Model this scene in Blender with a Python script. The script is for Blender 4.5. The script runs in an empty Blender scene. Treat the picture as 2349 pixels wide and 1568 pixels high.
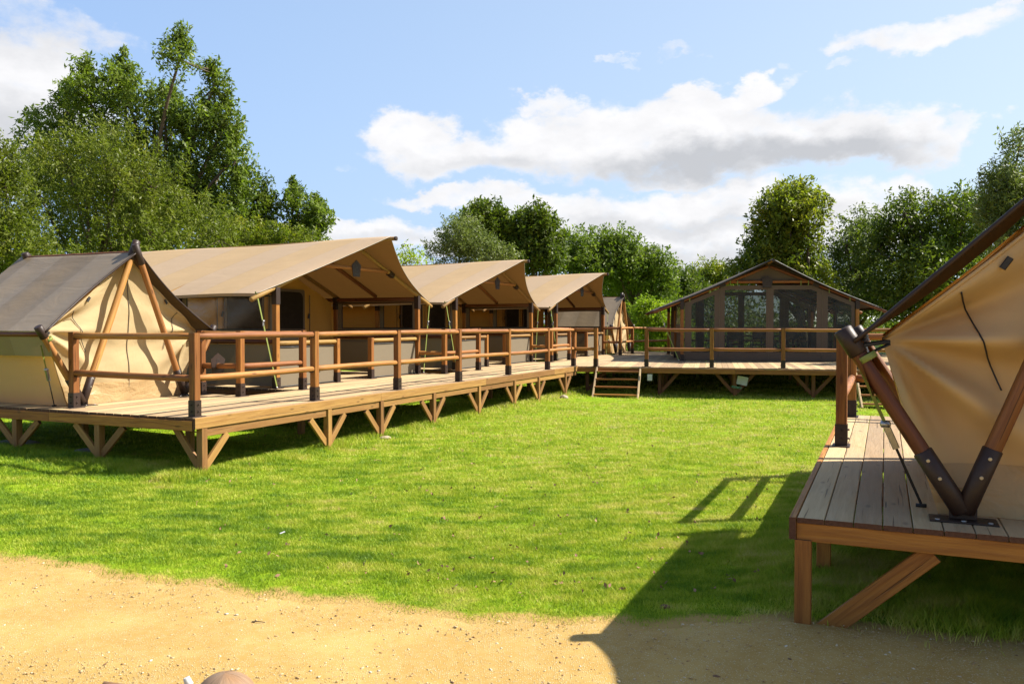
import bpy, math, random
import numpy as np
from mathutils import Vector, Matrix
rng = np.random.default_rng(7); random.seed(7)
C = bpy.context.scene.collection
scene = bpy.context.scene
R = math.radians
# ------------------------------------------------------------------ camera, sky, sun, exposure
DZ = 0.65                      # deck height above the lawn
EYE = DZ + 1.104
cam_d = bpy.data.cameras.new("camera"); cam = bpy.data.objects.new("camera", cam_d); C.objects.link(cam)
cam.location = (0, 0, EYE); cam.rotation_euler = (R(90 - 1.236), 0, 0)
cam_d.sensor_width = 36; cam_d.lens = 29.13; cam_d.clip_start = 0.05; cam_d.clip_end = 3000
scene.camera = cam
scene.view_settings.view_transform = 'Standard'; scene.view_settings.look = 'None'
scene.view_settings.exposure = 1.22; scene.view_settings.gamma = 1
SUN = Vector((0.95, 0.21, 1.00)).normalized()
sl = bpy.data.lights.new("sun", 'SUN'); sl.energy = 5.0; sl.angle = R(0.55); sl.color = (1, 0.93, 0.82)
so = bpy.data.objects.new("sun", sl); C.objects.link(so)
so.rotation_euler = SUN.to_track_quat('Z', 'Y').to_euler(); so.location = (20, 10, 30)

class NT:
    """tiny helper around a node tree"""
    def __init__(s, t): s.t = t; t.nodes.clear()
    def n(s, typ, ins=None, **kw):
        nd = s.t.nodes.new(typ)
        for k, v in kw.items(): setattr(nd, k, v)
        for k, v in (ins or {}).items(): s.set(nd, k, v)
        return nd
    def set(s, nd, k, v):
        sock = nd.inputs[k]
        if isinstance(v, bpy.types.NodeSocket): s.t.links.new(v, sock)
        elif isinstance(v, bpy.types.Node): s.t.links.new(v.outputs[0], sock)
        else: sock.default_value = v
    def m(s, op, a, b=0.0, c=0.0, clamp=False):
        nd = s.t.nodes.new('ShaderNodeMath'); nd.operation = op; nd.use_clamp = clamp
        for i, v in enumerate((a, b, c)): s.set(nd, i, v)
        return nd.outputs[0]
    def mix(s, f, a, b, mode='MIX'):
        nd = s.t.nodes.new('ShaderNodeMix'); nd.data_type = 'RGBA'; nd.blend_type = mode
        s.set(nd, 0, f)
        for i, v in ((6, a), (7, b)):
            s.set(nd, i, (*v, 1) if isinstance(v, tuple) and len(v) == 3 else v)
        return nd.outputs[2]
    def ramp(s, f, stops):
        nd = s.t.nodes.new('ShaderNodeValToRGB'); s.set(nd, 0, f)
        el = nd.color_ramp.elements
        while len(el) > 1: el.remove(el[-1])
        for i, (p, c) in enumerate(stops):
            e = el[0] if i == 0 else el.new(p)
            e.position = p; e.color = (*c, 1) if len(c) == 3 else c
        return nd.outputs[0]
    def noise(s, vec, scale, detail=3, rough=0.5, dist=0.0, out=0):
        nd = s.n('ShaderNodeTexNoise', {'Scale': scale, 'Detail': detail, 'Roughness': rough, 'Distortion': dist})
        if vec is not None: s.set(nd, 'Vector', vec)
        return nd.outputs[out]
    def mapr(s, v, a, b, c, d, smooth=False):
        nd = s.n('ShaderNodeMapRange', {0: v, 1: a, 2: b, 3: c, 4: d})
        if smooth: nd.interpolation_type = 'SMOOTHSTEP'
        return nd.outputs[0]
    def scalev(s, vec, sc):
        nd = s.n('ShaderNodeVectorMath', operation='MULTIPLY'); s.set(nd, 0, vec); s.set(nd, 1, sc); return nd.outputs[0]

# sky with clouds laid out by direction (azimuth, elevation)
def PX(px, py):   # direction of a point of the sky, degrees (azimuth right of +Y, elevation)
    x = (px - 1174.5) / 1901; z = -(py - 784) / 1901; p = R(1.236)
    y2 = math.cos(p) + z * math.sin(p); z2 = -math.sin(p) + z * math.cos(p)
    return math.atan2(x, y2), math.atan2(z2, math.hypot(x, y2))
world = bpy.data.worlds.new("World"); scene.world = world; world.use_nodes = True
def build_world():
    N = NT(world.node_tree)
    sky = N.n('ShaderNodeTexSky', sky_type='NISHITA', sun_disc=False, sun_elevation=math.asin(SUN.z),
              sun_rotation=math.atan2(SUN.x, SUN.y), altitude=50, air_density=1.0, dust_density=1.2, ozone_density=1.6)
    co = N.n('ShaderNodeTexCoord').outputs['Generated']
    sep = N.n('ShaderNodeSeparateXYZ', {0: co})
    az = N.m('ARCTAN2', sep.outputs[0], sep.outputs[1]); el = N.m('ARCSINE', sep.outputs[2])
    p = N.n('ShaderNodeCombineXYZ', {0: az, 1: el, 2: 0.0}).outputs[0]
    big = N.n('ShaderNodeTexNoise', {'Vector': N.scalev(p, (9, 14, 1)), 'Scale': 1.0, 'Detail': 6, 'Roughness': 0.6})
    off = N.n('ShaderNodeVectorMath', {0: big.outputs['Color'], 1: (0.5, 0.5, 0.5)}, operation='SUBTRACT').outputs[0]
    wp = N.n('ShaderNodeVectorMath', {0: p, 1: N.scalev(off, (0.17, 0.10, 0))}, operation='ADD').outputs[0]
    def blobs(vec, lst, soft):
        acc = None
        for (px, py, rx, ry, w) in lst:
            a, e = PX(px, py); a1 = PX(px + rx, py)[0]; e1 = PX(px, py - ry)[1]
            d = N.n('ShaderNodeVectorMath', {0: vec, 1: (a, e, 0)}, operation='SUBTRACT').outputs[0]
            d = N.scalev(d, (1 / abs(a1 - a), 1 / abs(e1 - e), 0))
            l = N.n('ShaderNodeVectorMath', {0: d}, operation='LENGTH').outputs['Value']
            v = N.mapr(l, 1.0 + soft, 1.0 - soft, 0.0, w, True)
            acc = v if acc is None else N.m('MAXIMUM', acc, v)
        return acc
    cl = [(100, 190, 190, 150, 1), (160, 60, 110, 50, .55), (20, 330, 130, 110, .9), (60, 30, 90, 60, .5),
          (950, 300, 95, 55, 1), (1030, 345, 150, 62, 1), (1180, 340, 150, 65, 1), (1260, 262, 70, 32, .8), (1380, 330, 200, 80, 1),
          (1580, 240, 70, 30, .9), (1700, 190, 85, 34, 1), (1620, 225, 95, 36, 1), (1470, 290, 150, 60, 1), (1520, 300, 200, 80, 1), (1700, 330, 260, 85, 1), (1950, 320, 230, 70, 1),
          (1560, 390, 120, 40, .9), (2220, 290, 80, 35, .8), (2120, 310, 110, 50, .9),
          (1000, 455, 120, 26, .85), (1200, 470, 170, 40, .9), (1400, 500, 200, 60, .95), (1640, 470, 180, 55, .95), (1600, 560, 300, 60, .95),
          (1400, 570, 400, 60, .85), (820, 545, 130, 40, .9), (980, 560, 130, 40, .85), (1950, 520, 160, 90, .95), (2080, 440, 90, 50, .8), (2250, 440, 110, 30, .8),
          (2130, 75, 190, 42, .85), (2240, 30, 100, 36, .8), (2010, 100, 90, 20, .7), (1430, 125, 45, 14, .5), (1560, 118, 50, 14, .35),
          (1960, 155, 40, 16, .5), (1790, 155, 40, 16, .5), (790, 385, 40, 11, .35), (700, 610, 300, 30, .6),
          (-700, 300, 500, 160, .8), (-2200, 420, 900, 200, .8)]
    dens = blobs(wp, cl, 0.42)
    fine = N.noise(N.scalev(p, (26, 40, 1)), 1.0, 7, 0.62)
    dens = N.m('ADD', dens, N.m('MULTIPLY', N.m('SUBTRACT', fine, 0.5), 1.15))
    # cloud cover well outside the picture
    out = N.noise(N.scalev(p, (3.0, 6.0, 1)), 1.0, 5, 0.6)
    side = N.mapr(N.m('ABSOLUTE', az), 0.75, 1.1, 0.0, 1.0)
    dens = N.m('ADD', dens, N.m('MULTIPLY', side, N.mapr(out, 0.58, 0.72, 0.0, 0.6)))
    mask = N.mapr(dens, 0.16, 0.98, 0.0, 1.0, True)
    gr = [(1600, 370, 230, 45, .9), (1850, 355, 220, 48, 1), (1420, 385, 120, 30, .6), (1150, 375, 190, 26, .45), (80, 290, 170, 80, .75), (20, 60, 160, 50, .35),
          (1560, 520, 260, 26, .5), (1500, 590, 320, 24, .55), (1330, 510, 120, 20, .4), (1950, 500, 100, 30, .3), (860, 560, 110, 16, .35)]
    gm = N.m('ADD', blobs(wp, gr, 0.75), N.m('MULTIPLY', N.m('SUBTRACT', fine, 0.5), 0.5), clamp=True)
    body = N.noise(N.scalev(p, (14, 24, 1)), 1.0, 5, 0.55)
    gm = N.m('ADD', gm, N.mapr(body, 0.42, 0.75, 0.0, 0.30), clamp=True)
    ccol = N.mix(gm, (5.7, 5.65, 5.7), (3.35, 3.42, 3.6))
    front = N.mapr(N.m('ABSOLUTE', az), 0.8, 1.3, 1.0, 0.35)
    haze = N.m('MULTIPLY', N.mapr(el, 0.0, 0.9, 0.85, 0.35), front)
    hc = N.mix(N.mapr(az, -0.5, 0.6, 0.0, 1.0), (2.5, 3.75, 6.0), (4.1, 4.95, 5.9))
    skyc = N.mix(haze, sky.outputs[0], hc)
    col = N.mix(N.m('MULTIPLY', mask, 0.97), skyc, ccol)
    bg = N.n('ShaderNodeBackground', {'Color': col, 'Strength': 0.077})
    o = N.n('ShaderNodeOutputWorld'); N.t.links.new(bg.outputs[0], o.inputs[0])
build_world()
world.cycles.sampling_method = 'MANUAL'; world.cycles.sample_map_resolution = 512
scene.cycles.max_bounces = 8; scene.cycles.transparent_max_bounces = 16
scene.cycles.use_denoising = True
scene.cycles.caustics_reflective = False; scene.cycles.caustics_refractive = False

# ------------------------------------------------------------------ materials
def mat(name):
    m = bpy.data.materials.new(name); m.use_nodes = True
    return m, NT(m.node_tree)
def finish(N, sh, disp=None):
    o = N.n('ShaderNodeOutputMaterial'); N.t.links.new(sh, o.inputs[0])
def bsdf(N, **kw):
    nd = N.n('ShaderNodeBsdfPrincipled')
    for k, v in kw.items(): N.set(nd, k.replace('_', ' '), (*v, 1) if isinstance(v, tuple) and len(v) == 3 else v)
    return nd
def bump(N, h, strength=0.3, dist=0.01):
    return N.n('ShaderNodeBump', {'Height': h, 'Strength': strength, 'Distance': dist}).outputs[0]

ALB = 0.73
def dim(c, k=1.0): return c and tuple(x * ALB * k for x in c)
def wood(name, light, dark, rough=0.6, knots=0.6, weather=None, wamt=0.0):
    light, dark, weather = dim(light), dim(dark), dim(weather)
    m, N = mat(name)
    uv = N.n('ShaderNodeUVMap').outputs[0]
    tone = N.n('ShaderNodeAttribute', attribute_name='tone').outputs['Fac']
    g1 = N.noise(N.scalev(uv, (1.6, 26, 1)), 1.0, 5, 0.6, 0.6)
    g2 = N.noise(N.scalev(uv, (6, 160, 1)), 1.0, 3, 0.6)
    f = N.m('ADD', N.m('MULTIPLY', g1, 0.75), N.m('MULTIPLY', g2, 0.25))
    f = N.mapr(f, 0.34, 0.66, 0.0, 1.0)
    c = N.mix(f, light, dark)
    vor = N.n('ShaderNodeTexVoronoi', {'Vector': N.scalev(uv, (2.6, 8, 1)), 'Scale': 1.0, 'Randomness': 1.0})
    k = N.mapr(vor.outputs['Distance'], 0.05, 0.17, knots, 0.0, True)
    c = N.mix(k, c, tuple(x * 0.35 for x in dark))
    if weather:
        w = N.noise(N.scalev(uv, (1.2, 2.5, 1)), 1.0, 4, 0.6)
        c = N.mix(N.m('MULTIPLY', N.mapr(w, 0.35, 0.65, 0, 1), wamt), c, weather)
    ck = N.noise(N.scalev(uv, (0.9, 55, 1)), 1.0, 2, 0.5, 0.3)
    ck = N.mapr(ck, 0.66, 0.70, 0, .75, True)
    c = N.mix(ck, c, tuple(x * 0.22 for x in dark))
    v = N.mapr(tone, 0, 1, 0.70, 1.25)
    hsv = N.n('ShaderNodeHueSaturation', {'Color': c, 'Value': v, 'Hue': N.mapr(tone, 0, 1, 0.493, 0.507)})
    b = bsdf(N, Base_Color=hsv.outputs[0], Roughness=rough, Normal=bump(N, N.m('SUBTRACT', N.m('ADD', f, k), N.m('MULTIPLY', ck, 2.0)), 0.5, 0.004))
    b.inputs['Specular IOR Level'].default_value = 0.3
    finish(N, b.outputs[0]); return m
def canvas(name, col, trans, tamt, rough=0.75, panel=None, wr=0.5, blotch=0.12, wscale=1.0, back=None):
    col, trans, back = dim(col), dim(trans, .9), dim(back, .62); panel = panel and (panel[0], dim(panel[1]))
    m, N = mat(name)
    uv = N.n('ShaderNodeUVMap').outputs[0]
    n1 = N.noise(N.scalev(uv, (1.1, 1.1, 1)), 1.0, 4, 0.6)
    c = N.mix(N.m('MULTIPLY', N.mapr(n1, 0.3, 0.7, 0, 1), blotch * 3), col, tuple(x * 0.80 for x in col))
    if panel:
        s = N.n('ShaderNodeSeparateXYZ', {0: uv}).outputs[0]
        fr = N.m('FRACT', N.m('DIVIDE', s, panel[0]))
        sq = N.m('MULTIPLY', N.mapr(fr, 0.02, 0.06, 0, 1, True), N.mapr(fr, 0.50, 0.54, 1, 0, True))
        c = N.mix(sq, c, panel[1])
        seam = N.m('ADD', N.mapr(N.m('ABSOLUTE', N.m('SUBTRACT', fr, 0.04)), 0.0, 0.012, 0.25, 0, True),
                   N.mapr(N.m('ABSOLUTE', N.m('SUBTRACT', fr, 0.52)), 0.0, 0.012, 0.25, 0, True))
        c = N.mix(seam, c, tuple(x * 0.5 for x in col))
    st = N.noise(N.scalev(uv, (0.7, 0.35, 1)), 1.0, 5, 0.65, 0.4)
    c = N.mix(N.mapr(st, .55, .72, 0, .22, True), c, tuple(x * 0.62 for x in col))
    if back:   # under-roof shade put into the colour: inner face painted darker
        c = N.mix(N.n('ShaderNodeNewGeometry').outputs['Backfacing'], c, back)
    w1 = N.noise(N.scalev(uv, (0.9 * wscale, 2.2 * wscale, 1)), 1.0, 3, 0.5, 0.8)
    w2 = N.noise(N.scalev(uv, (5 * wscale, 3 * wscale, 1)), 1.0, 3, 0.5, 1.2)
    fine = N.noise(N.scalev(uv, (500, 500, 1)), 1.0, 1, 0.5)
    h = N.m('ADD', N.m('ADD', N.m('MULTIPLY', w1, 1.0), N.m('MULTIPLY', w2, 0.25)), N.m('MULTIPLY', fine, 0.01))
    nrm = bump(N, h, wr, 0.06)
    b = bsdf(N, Base_Color=c, Roughness=rough, Normal=nrm); b.inputs['Specular IOR Level'].default_value = 0.25
    t = N.n('ShaderNodeBsdfTranslucent', {'Color': (*trans, 1), 'Normal': nrm})
    mx = N.n('ShaderNodeMixShader', {0: tamt, 1: b.outputs[0], 2: t.outputs[0]})
    finish(N, mx.outputs[0]); return m
def plain(name, col, rough=0.5, metal=0.0, var=0.15, scale=8, bmp=0.1, spec=0.5):
    col = dim(col)
    m, N = mat(name)
    co = N.n('ShaderNodeTexCoord').outputs['Object']
    n1 = N.noise(co, scale, 4, 0.6)
    c = N.mix(N.mapr(n1, 0.3, 0.7, 0, var * 3), col, tuple(x * 0.6 for x in col))
    b = bsdf(N, Base_Color=c, Roughness=N.mapr(n1, 0.3, 0.7, rough * 0.85, min(1, rough * 1.15)), Metallic=metal, Normal=bump(N, n1, bmp, 0.004))
    b.inputs['Specular IOR Level'].default_value = spec
    finish(N, b.outputs[0]); return m
def leafmat(name, cols, trans=0.35, rough=0.45):
    m, N = mat(name)
    tone = N.n('ShaderNodeAttribute', attribute_name='tone').outputs['Fac']
    co = N.n('ShaderNodeTexCoord').outputs['Object']
    n1 = N.noise(co, 0.9, 3, 0.6)
    t = N.m('ADD', N.m('MULTIPLY', tone, 0.6), N.m('MULTIPLY', N.mapr(n1, 0.3, 0.7, 0, 1), 0.4))
    c = N.ramp(t, [(i / (len(cols) - 1), k) for i, k in enumerate(cols)])
    b = bsdf(N, Base_Color=c, Roughness=rough); b.inputs['Specular IOR Level'].default_value = 0.22
    tc = N.n('ShaderNodeMix', data_type='RGBA', blend_type='MULTIPLY'); N.set(tc, 0, 1.0); N.set(tc, 6, c); N.set(tc, 7, (1.5, 1.7, 0.6, 1))
    tr = N.n('ShaderNodeBsdfTranslucent', {'Color': tc.outputs[2]})
    mx = N.n('ShaderNodeMixShader', {0: trans, 1: b.outputs[0], 2: tr.outputs[0]})
    finish(N, mx.outputs[0]); return m

M = {}
M['post'] = wood('post timber', (0.48, 0.205, 0.040), (0.25, 0.085, 0.017))
M['rail'] = wood('rail log', (0.52, 0.22, 0.055), (0.25, 0.085, 0.022), knots=0.8)
M['pale'] = wood('pale log', (0.42, 0.25, 0.075), (0.26, 0.13, 0.035), knots=0.5)
M['pole'] = wood('orange pole', (0.56, 0.27, 0.075), (0.34, 0.135, 0.035), knots=.7)
M['beam'] = wood('beam timber', (0.43, 0.235, 0.072), (0.29, 0.135, 0.038))
M['deck'] = wood('deck boards', (0.62, 0.44, 0.235), (0.47, 0.315, 0.15), rough=0.7, knots=0.6, weather=(0.37, 0.31, 0.23), wamt=0.3)
M['dark_pole'] = wood('dark pole', (0.26, 0.092, 0.026), (0.12, 0.036, 0.011), knots=0.7, rough=0.5)
M['steel'] = plain('dark steel', (0.040, 0.021, 0.014), 0.5, 0.0, 0.1, 30, 0.05, 0.35)
M['zinc'] = plain('zinc', (0.55, 0.55, 0.56), 0.35, 0.9, 0.2, 40)
M['bolt'] = plain('bolt', (0.50, 0.45, 0.35), 0.4, 0.8, 0.2, 40)
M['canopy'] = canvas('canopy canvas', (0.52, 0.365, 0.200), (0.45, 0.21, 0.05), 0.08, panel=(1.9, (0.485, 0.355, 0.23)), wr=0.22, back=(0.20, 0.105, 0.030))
M['tan'] = canvas('tan canvas', (0.90, 0.69, 0.37), (1.1, 0.72, 0.27), 0.42, wr=0.35)
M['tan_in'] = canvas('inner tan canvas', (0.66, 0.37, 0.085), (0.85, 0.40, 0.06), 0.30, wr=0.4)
M['skirt'] = canvas('skirt vinyl', (0.70, 0.49, 0.24), (0.9, 0.5, 0.15), 0.30, rough=0.38, wr=0.6, wscale=2.5)
M['taupe'] = canvas('taupe canvas', (0.24, 0.195, 0.13), (0.22, 0.14, 0.05), 0.08, wr=0.12, blotch=0.05)
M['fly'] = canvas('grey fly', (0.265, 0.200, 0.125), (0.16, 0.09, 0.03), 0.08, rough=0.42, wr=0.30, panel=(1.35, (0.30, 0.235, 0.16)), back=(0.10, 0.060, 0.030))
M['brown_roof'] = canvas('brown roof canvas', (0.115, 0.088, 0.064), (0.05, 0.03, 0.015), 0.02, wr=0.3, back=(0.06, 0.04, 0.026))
M['brown_panel'] = canvas('brown panel canvas', (0.145, 0.103, 0.073), (0.06, 0.04, 0.02), 0.05, wr=0.15, blotch=.05)
M['endgrain'] = plain('end grain', (0.12, 0.045, 0.018), 0.8, var=.25, scale=60)
M['trim'] = plain('white trim', (0.52, 0.46, 0.38), 0.6)
M['black'] = plain('black webbing', (0.018, 0.016, 0.015), 0.6)
M['lime'] = plain('lime strap', (0.26, 0.31, 0.055), 0.6)
M['zip'] = plain('zip', (0.16, 0.12, 0.07), 0.7)
M['white'] = plain('white board', (0.72, 0.72, 0.68), 0.6)
M['green'] = plain('green label', (0.20, 0.45, 0.22), 0.6)
M['concrete'] = plain('concrete', (0.36, 0.34, 0.30), 0.9, var=0.3, scale=20, bmp=0.5)
M['stone'] = plain('pale stone', (0.50, 0.40, 0.27), 0.8, var=0.3, scale=60, bmp=0.4)
M['bark'] = plain('bark', (0.14, 0.10, 0.065), 0.9, var=0.3, scale=14, bmp=0.9)
M['furn'] = plain('dark furniture', (0.035, 0.025, 0.02), 0.5)
M['mesh_dark'] = plain('dark insect mesh', (0.030, 0.022, 0.016), .95, spec=.08)
M['marquee'] = plain('white marquee cloth', (0.8, 0.8, 0.78), 0.6)
def mk_mesh():
    m, N = mat('insect mesh')
    b = bsdf(N, Base_Color=(0.025, 0.019, 0.014), Roughness=0.8)
    tr = N.n('ShaderNodeBsdfTransparent', {'Color': (0.9, 0.88, 0.85, 1)})
    mx = N.n('ShaderNodeMixShader', {0: 0.28, 1: b.outputs[0], 2: tr.outputs[0]}); finish(N, mx.outputs[0]); return m
M['mesh'] = mk_mesh()
def mk_clear(nm='clear vinyl', tint=(0.74, 0.70, 0.62), amt=.12, g=.09, hz=0):
    m, N = mat(nm)
    uv = N.n('ShaderNodeUVMap').outputs[0]
    w = N.noise(N.scalev(uv, (3, 5, 1)), 1.0, 5, 0.62, 1.5)
    w2 = N.noise(N.scalev(uv, (14, 30, 1)), 1.0, 3, 0.6, 2.0)
    nrm = bump(N, N.m('ADD', w, N.m('MULTIPLY', w2, 0.3)), amt, 0.05)
    gl = N.n('ShaderNodeBsdfGlossy', {'Color': (1, 1, 1, 1), 'Roughness': 0.12, 'Normal': nrm})
    tr = N.n('ShaderNodeBsdfTransparent', {'Color': (*tint, 1)})
    fr = N.n('ShaderNodeFresnel', {'IOR': 1.45, 'Normal': nrm})
    f = N.m('MULTIPLY', fr.outputs[0], g, clamp=True)
    mx = N.n('ShaderNodeMixShader', {0: f, 1: tr.outputs[0], 2: gl.outputs[0]})
    if hz:
        df = N.n('ShaderNodeBsdfDiffuse', {'Color': (0.50, 0.52, 0.50, 1), 'Normal': nrm}); mx = N.n('ShaderNodeMixShader', {0: N.mapr(w, .3, .7, hz * .5, hz * 1.8), 1: mx.outputs[0], 2: df.outputs[0]})
    finish(N, mx.outputs[0]); return m
M['clear'] = mk_clear()
M['smoky'] = mk_clear('creased clear vinyl', (0.40, 0.42, 0.38), .9, .40, .035)
G = {
 'ash': leafmat('ash leaves', [(0.048, 0.076, 0.014), (0.092, 0.135, 0.022), (0.147, 0.197, 0.031), (0.211, 0.255, 0.048)]),
 'olive': leafmat('olive leaves', [(0.052, 0.073, 0.011), (0.093, 0.123, 0.015), (0.138, 0.163, 0.022), (0.208, 0.211, 0.035)]),
 'dark': leafmat('dark leaves', [(0.037, 0.056, 0.009), (0.064, 0.098, 0.012), (0.102, 0.137, 0.017), (0.151, 0.173, 0.026)]),
 'light': leafmat('light leaves', [(0.095, 0.146, 0.012), (0.161, 0.236, 0.015), (0.242, 0.316, 0.024), (0.335, 0.361, 0.032)], 0.45),
 'yellow': leafmat('yellowing leaves', [(0.051, 0.077, 0.011), (0.096, 0.130, 0.015), (0.179, 0.198, 0.022), (0.332, 0.273, 0.035)], 0.4),
 'grey': leafmat('grey green leaves', [(0.063, 0.089, 0.025), (0.106, 0.136, 0.037), (0.155, 0.188, 0.058), (0.226, 0.258, 0.083)], 0.3),
}

# ------------------------------------------------------------------ mesh helpers
def frame(a, b, up=(0, 0, 1)):
    a, b = np.array(a, float), np.array(b, float); d = b - a; L = np.linalg.norm(d); d = d / L
    up = np.array(up, float)
    if abs(d @ up) > 0.98: up = np.array((0, 1, 0.0)) if abs(d[1]) < 0.9 else np.array((1.0, 0, 0))
    s = np.cross(d, up); s /= np.linalg.norm(s); u = np.cross(s, d)
    return a, b, d, s, u, L
class MB:
    def __init__(s): s.v = []; s.f = []; s.uv = []; s.tone = []; s.sm = []; s.caps = []
    def add(s, vs, fs, uvs, tone=None, smooth=False):
        o = len(s.v); t = random.random() if tone is None else tone
        s.v += [tuple(map(float, p)) for p in vs]; s.tone += [t] * len(vs)
        s.f += [tuple(i + o for i in f) for f in fs]; s.uv += uvs; s.sm += [smooth] * len(fs)
        return s
    def beam(s, a, b, w, h, up=(0, 0, 1), tone=None, bev=0.004):
        """a bar from a to b, w sideways and h upwards, with small chamfers"""
        a, b, d, sd, u, L = frame(a, b, up); off = random.random() * 50
        e = min(bev, w * .3, h * .3); W, H = w / 2, h / 2
        prof = [(-W + e, -H), (W - e, -H), (W, -H + e), (W, H - e), (W - e, H), (-W + e, H), (-W, H - e), (-W, -H + e)]
        vs, fs, uvs = [], [], []
        for p in (a, b):
            for x, z in prof: vs.append(p + sd * x + u * z)
        per = [0]
        for i in range(8):
            q, r = prof[i], prof[(i + 1) % 8]; per.append(per[-1] + math.hypot(q[0] - r[0], q[1] - r[1]))
        for i in range(8):
            j = (i + 1) % 8; fs.append((i, j, j + 8, i + 8)[::-1])
            uvs.append([(off + L, per[i] + off), (off + L, per[i + 1] + off), (off, per[i + 1] + off), (off, per[i] + off)])
        fs.append(tuple(range(8))); uvs.append([(off + x * .3, off + z) for x, z in prof])
        fs.append(tuple(range(15, 7, -1))); uvs.append([(off + x * .3, off + z) for x, z in prof[::-1]])
        s.add(vs, fs, uvs, tone); s.caps += [len(s.f) - 1, len(s.f) - 2]; return s
    def box(s, lo, hi, tone=None, bev=0.003):
        lo, hi = np.array(lo, float), np.array(hi, float); c = (lo + hi) / 2; d = hi - lo; k = int(np.argmax(d))
        a, b = c.copy(), c.copy(); a[k] = lo[k]; b[k] = hi[k]
        if k == 2: return s.beam(a, b, d[0], d[1], up=(0, 1, 0), tone=tone, bev=bev)
        return s.beam(a, b, d[1 - k], d[2], tone=tone, bev=bev)
    def log(s, a, b, r0, r1=None, seg=12, rings=6, rough=0.03, tone=None, bend=0.0, e=None):
        a, b, d, sd, u, L = frame(a, b); r1 = r0 if r1 is None else r1; off = random.random() * 50
        vs, fs, uvs = [], [], []; n = rings + 1; ph = random.random() * 6
        bd = (sd * math.cos(ph) + u * math.sin(ph)) * bend
        if e is None: e = 0.012 if min(r0, r1) > 0.02 else 0.002
        st = [(0, -e)] + [(i / rings, 0) for i in range(n)] + [(1, -e)]
        for q, (t, dr) in enumerate(st):
            p = a + d * (L * t) + bd * math.sin(math.pi * t); r = r0 + (r1 - r0) * t + dr
            if 0 < q < len(st) - 1: r *= 1 + rough * (random.random() - .5)
            pp = p + (d * e * .4 if q == 0 else 0) if q != 1 else p + d * 0
            if q == 0: pp = p
            if q == 1: pp = p + d * e * .7
            if q == len(st) - 2: pp = p - d * e * .7
            for k in range(seg):
                an = 2 * math.pi * k / seg; vs.append(pp + (sd * math.cos(an) + u * math.sin(an)) * r)
        m = len(st)
        for q in range(m - 1):
            for k in range(seg):
                j = (k + 1) % seg; fs.append((q * seg + k, q * seg + j, (q + 1) * seg + j, (q + 1) * seg + k))
                u0, u1 = off + L * st[q][0], off + L * st[q + 1][0]; v0, v1 = off + k / seg * 6.28 * r0, off + (k + 1) / seg * 6.28 * r0
                uvs.append([(u0, v0), (u0, v1), (u1, v1), (u1, v0)])
        s.add(vs, fs, uvs, tone, True)
        o = len(s.v) - m * seg
        s.f += [tuple(o + k for k in range(seg - 1, -1, -1)), tuple(o + (m - 1) * seg + k for k in range(seg))]
        cap = [(off + math.cos(2 * math.pi * k / seg) * r0 * .3, off + math.sin(2 * math.pi * k / seg) * r0) for k in range(seg)]
        s.uv += [cap[::-1], cap]; s.sm += [False, False]; return s
    def tube(s, pts, r, seg=8, tone=.5):
        pts = [np.array(p, float) for p in pts]; n = len(pts); vs = []
        for i, p in enumerate(pts):
            a, b, d, sd, u, L = frame(pts[max(0, i - 1)], pts[min(n - 1, i + 1)])
            for k in range(seg): an = 2 * math.pi * k / seg; vs.append(p + (sd * math.cos(an) + u * math.sin(an)) * r)
        fs, uvs = [], []
        for i in range(n - 1):
            for k in range(seg):
                j = (k + 1) % seg; fs.append((i * seg + k, i * seg + j, (i + 1) * seg + j, (i + 1) * seg + k)); uvs.append([(i * .05, k * .1), (i * .05, k * .1 + .1), (i * .05 + .05, k * .1 + .1), (i * .05 + .05, k * .1)])
        fs += [tuple(range(seg - 1, -1, -1)), tuple(range((n - 1) * seg, n * seg))]; uvs += [[(0, 0)] * seg] * 2
        return s.add(vs, fs, uvs, tone, True)
    def grid(s, fn, nu, nv, uvf, tone=.5, smooth=True):
        vs = [fn(i / nu, j / nv) for j in range(nv + 1) for i in range(nu + 1)]
        us = [uvf(i / nu, j / nv) for j in range(nv + 1) for i in range(nu + 1)]
        fs, uvs = [], []
        for j in range(nv):
            for i in range(nu):
                a = j * (nu + 1) + i; q = (a, a + 1, a + nu + 2, a + nu + 1); fs.append(q); uvs.append([us[k] for k in q])
        return s.add(vs, fs, uvs, tone, smooth)
    def poly(s, pts, uvp=None, tone=.5, th=0.0, nrm=None):
        """flat outline, given a thickness th along nrm"""
        pts = [np.array(p, float) for p in pts]; n = len(pts)
        uvp = uvp or [(p[0] + p[1], p[2]) for p in pts]
        if th == 0: return s.add(pts, [tuple(range(n))], [uvp], tone)
        k = np.array(nrm, float) * th; vs = pts + [p + k for p in pts]
        fs = [tuple(range(n)), tuple(range(2 * n - 1, n - 1, -1))]; uvs = [uvp, uvp[::-1]]
        for i in range(n):
            j = (i + 1) % n; fs.append((i, i + n, j + n, j)); uvs.append([uvp[i], uvp[i], uvp[j], uvp[j]])
        return s.add(vs, fs, uvs, tone)
    def mesh(s, name, m):
        me = bpy.data.meshes.new(name); me.from_pydata(s.v, [], s.f)
        me.materials.append(m)
        if s.caps and m in (M.get('deck'), M.get('beam'), M.get('post')):
            me.materials.append(M['endgrain'])
            for i in s.caps: me.polygons[i].material_index = 1
        l = me.uv_layers.new(name='UVMap'); flat = [c for f in s.uv for p in f for c in p]
        l.data.foreach_set('uv', flat)
        at = me.attributes.new('tone', 'FLOAT', 'POINT'); at.data.foreach_set('value', s.tone)
        me.polygons.foreach_set('use_smooth', s.sm); me.update(); return me
    def build(s, name, m, parent=None, loc=None, rz=None):
        return link(name, s.mesh(name, m), parent, loc, rz)
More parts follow.
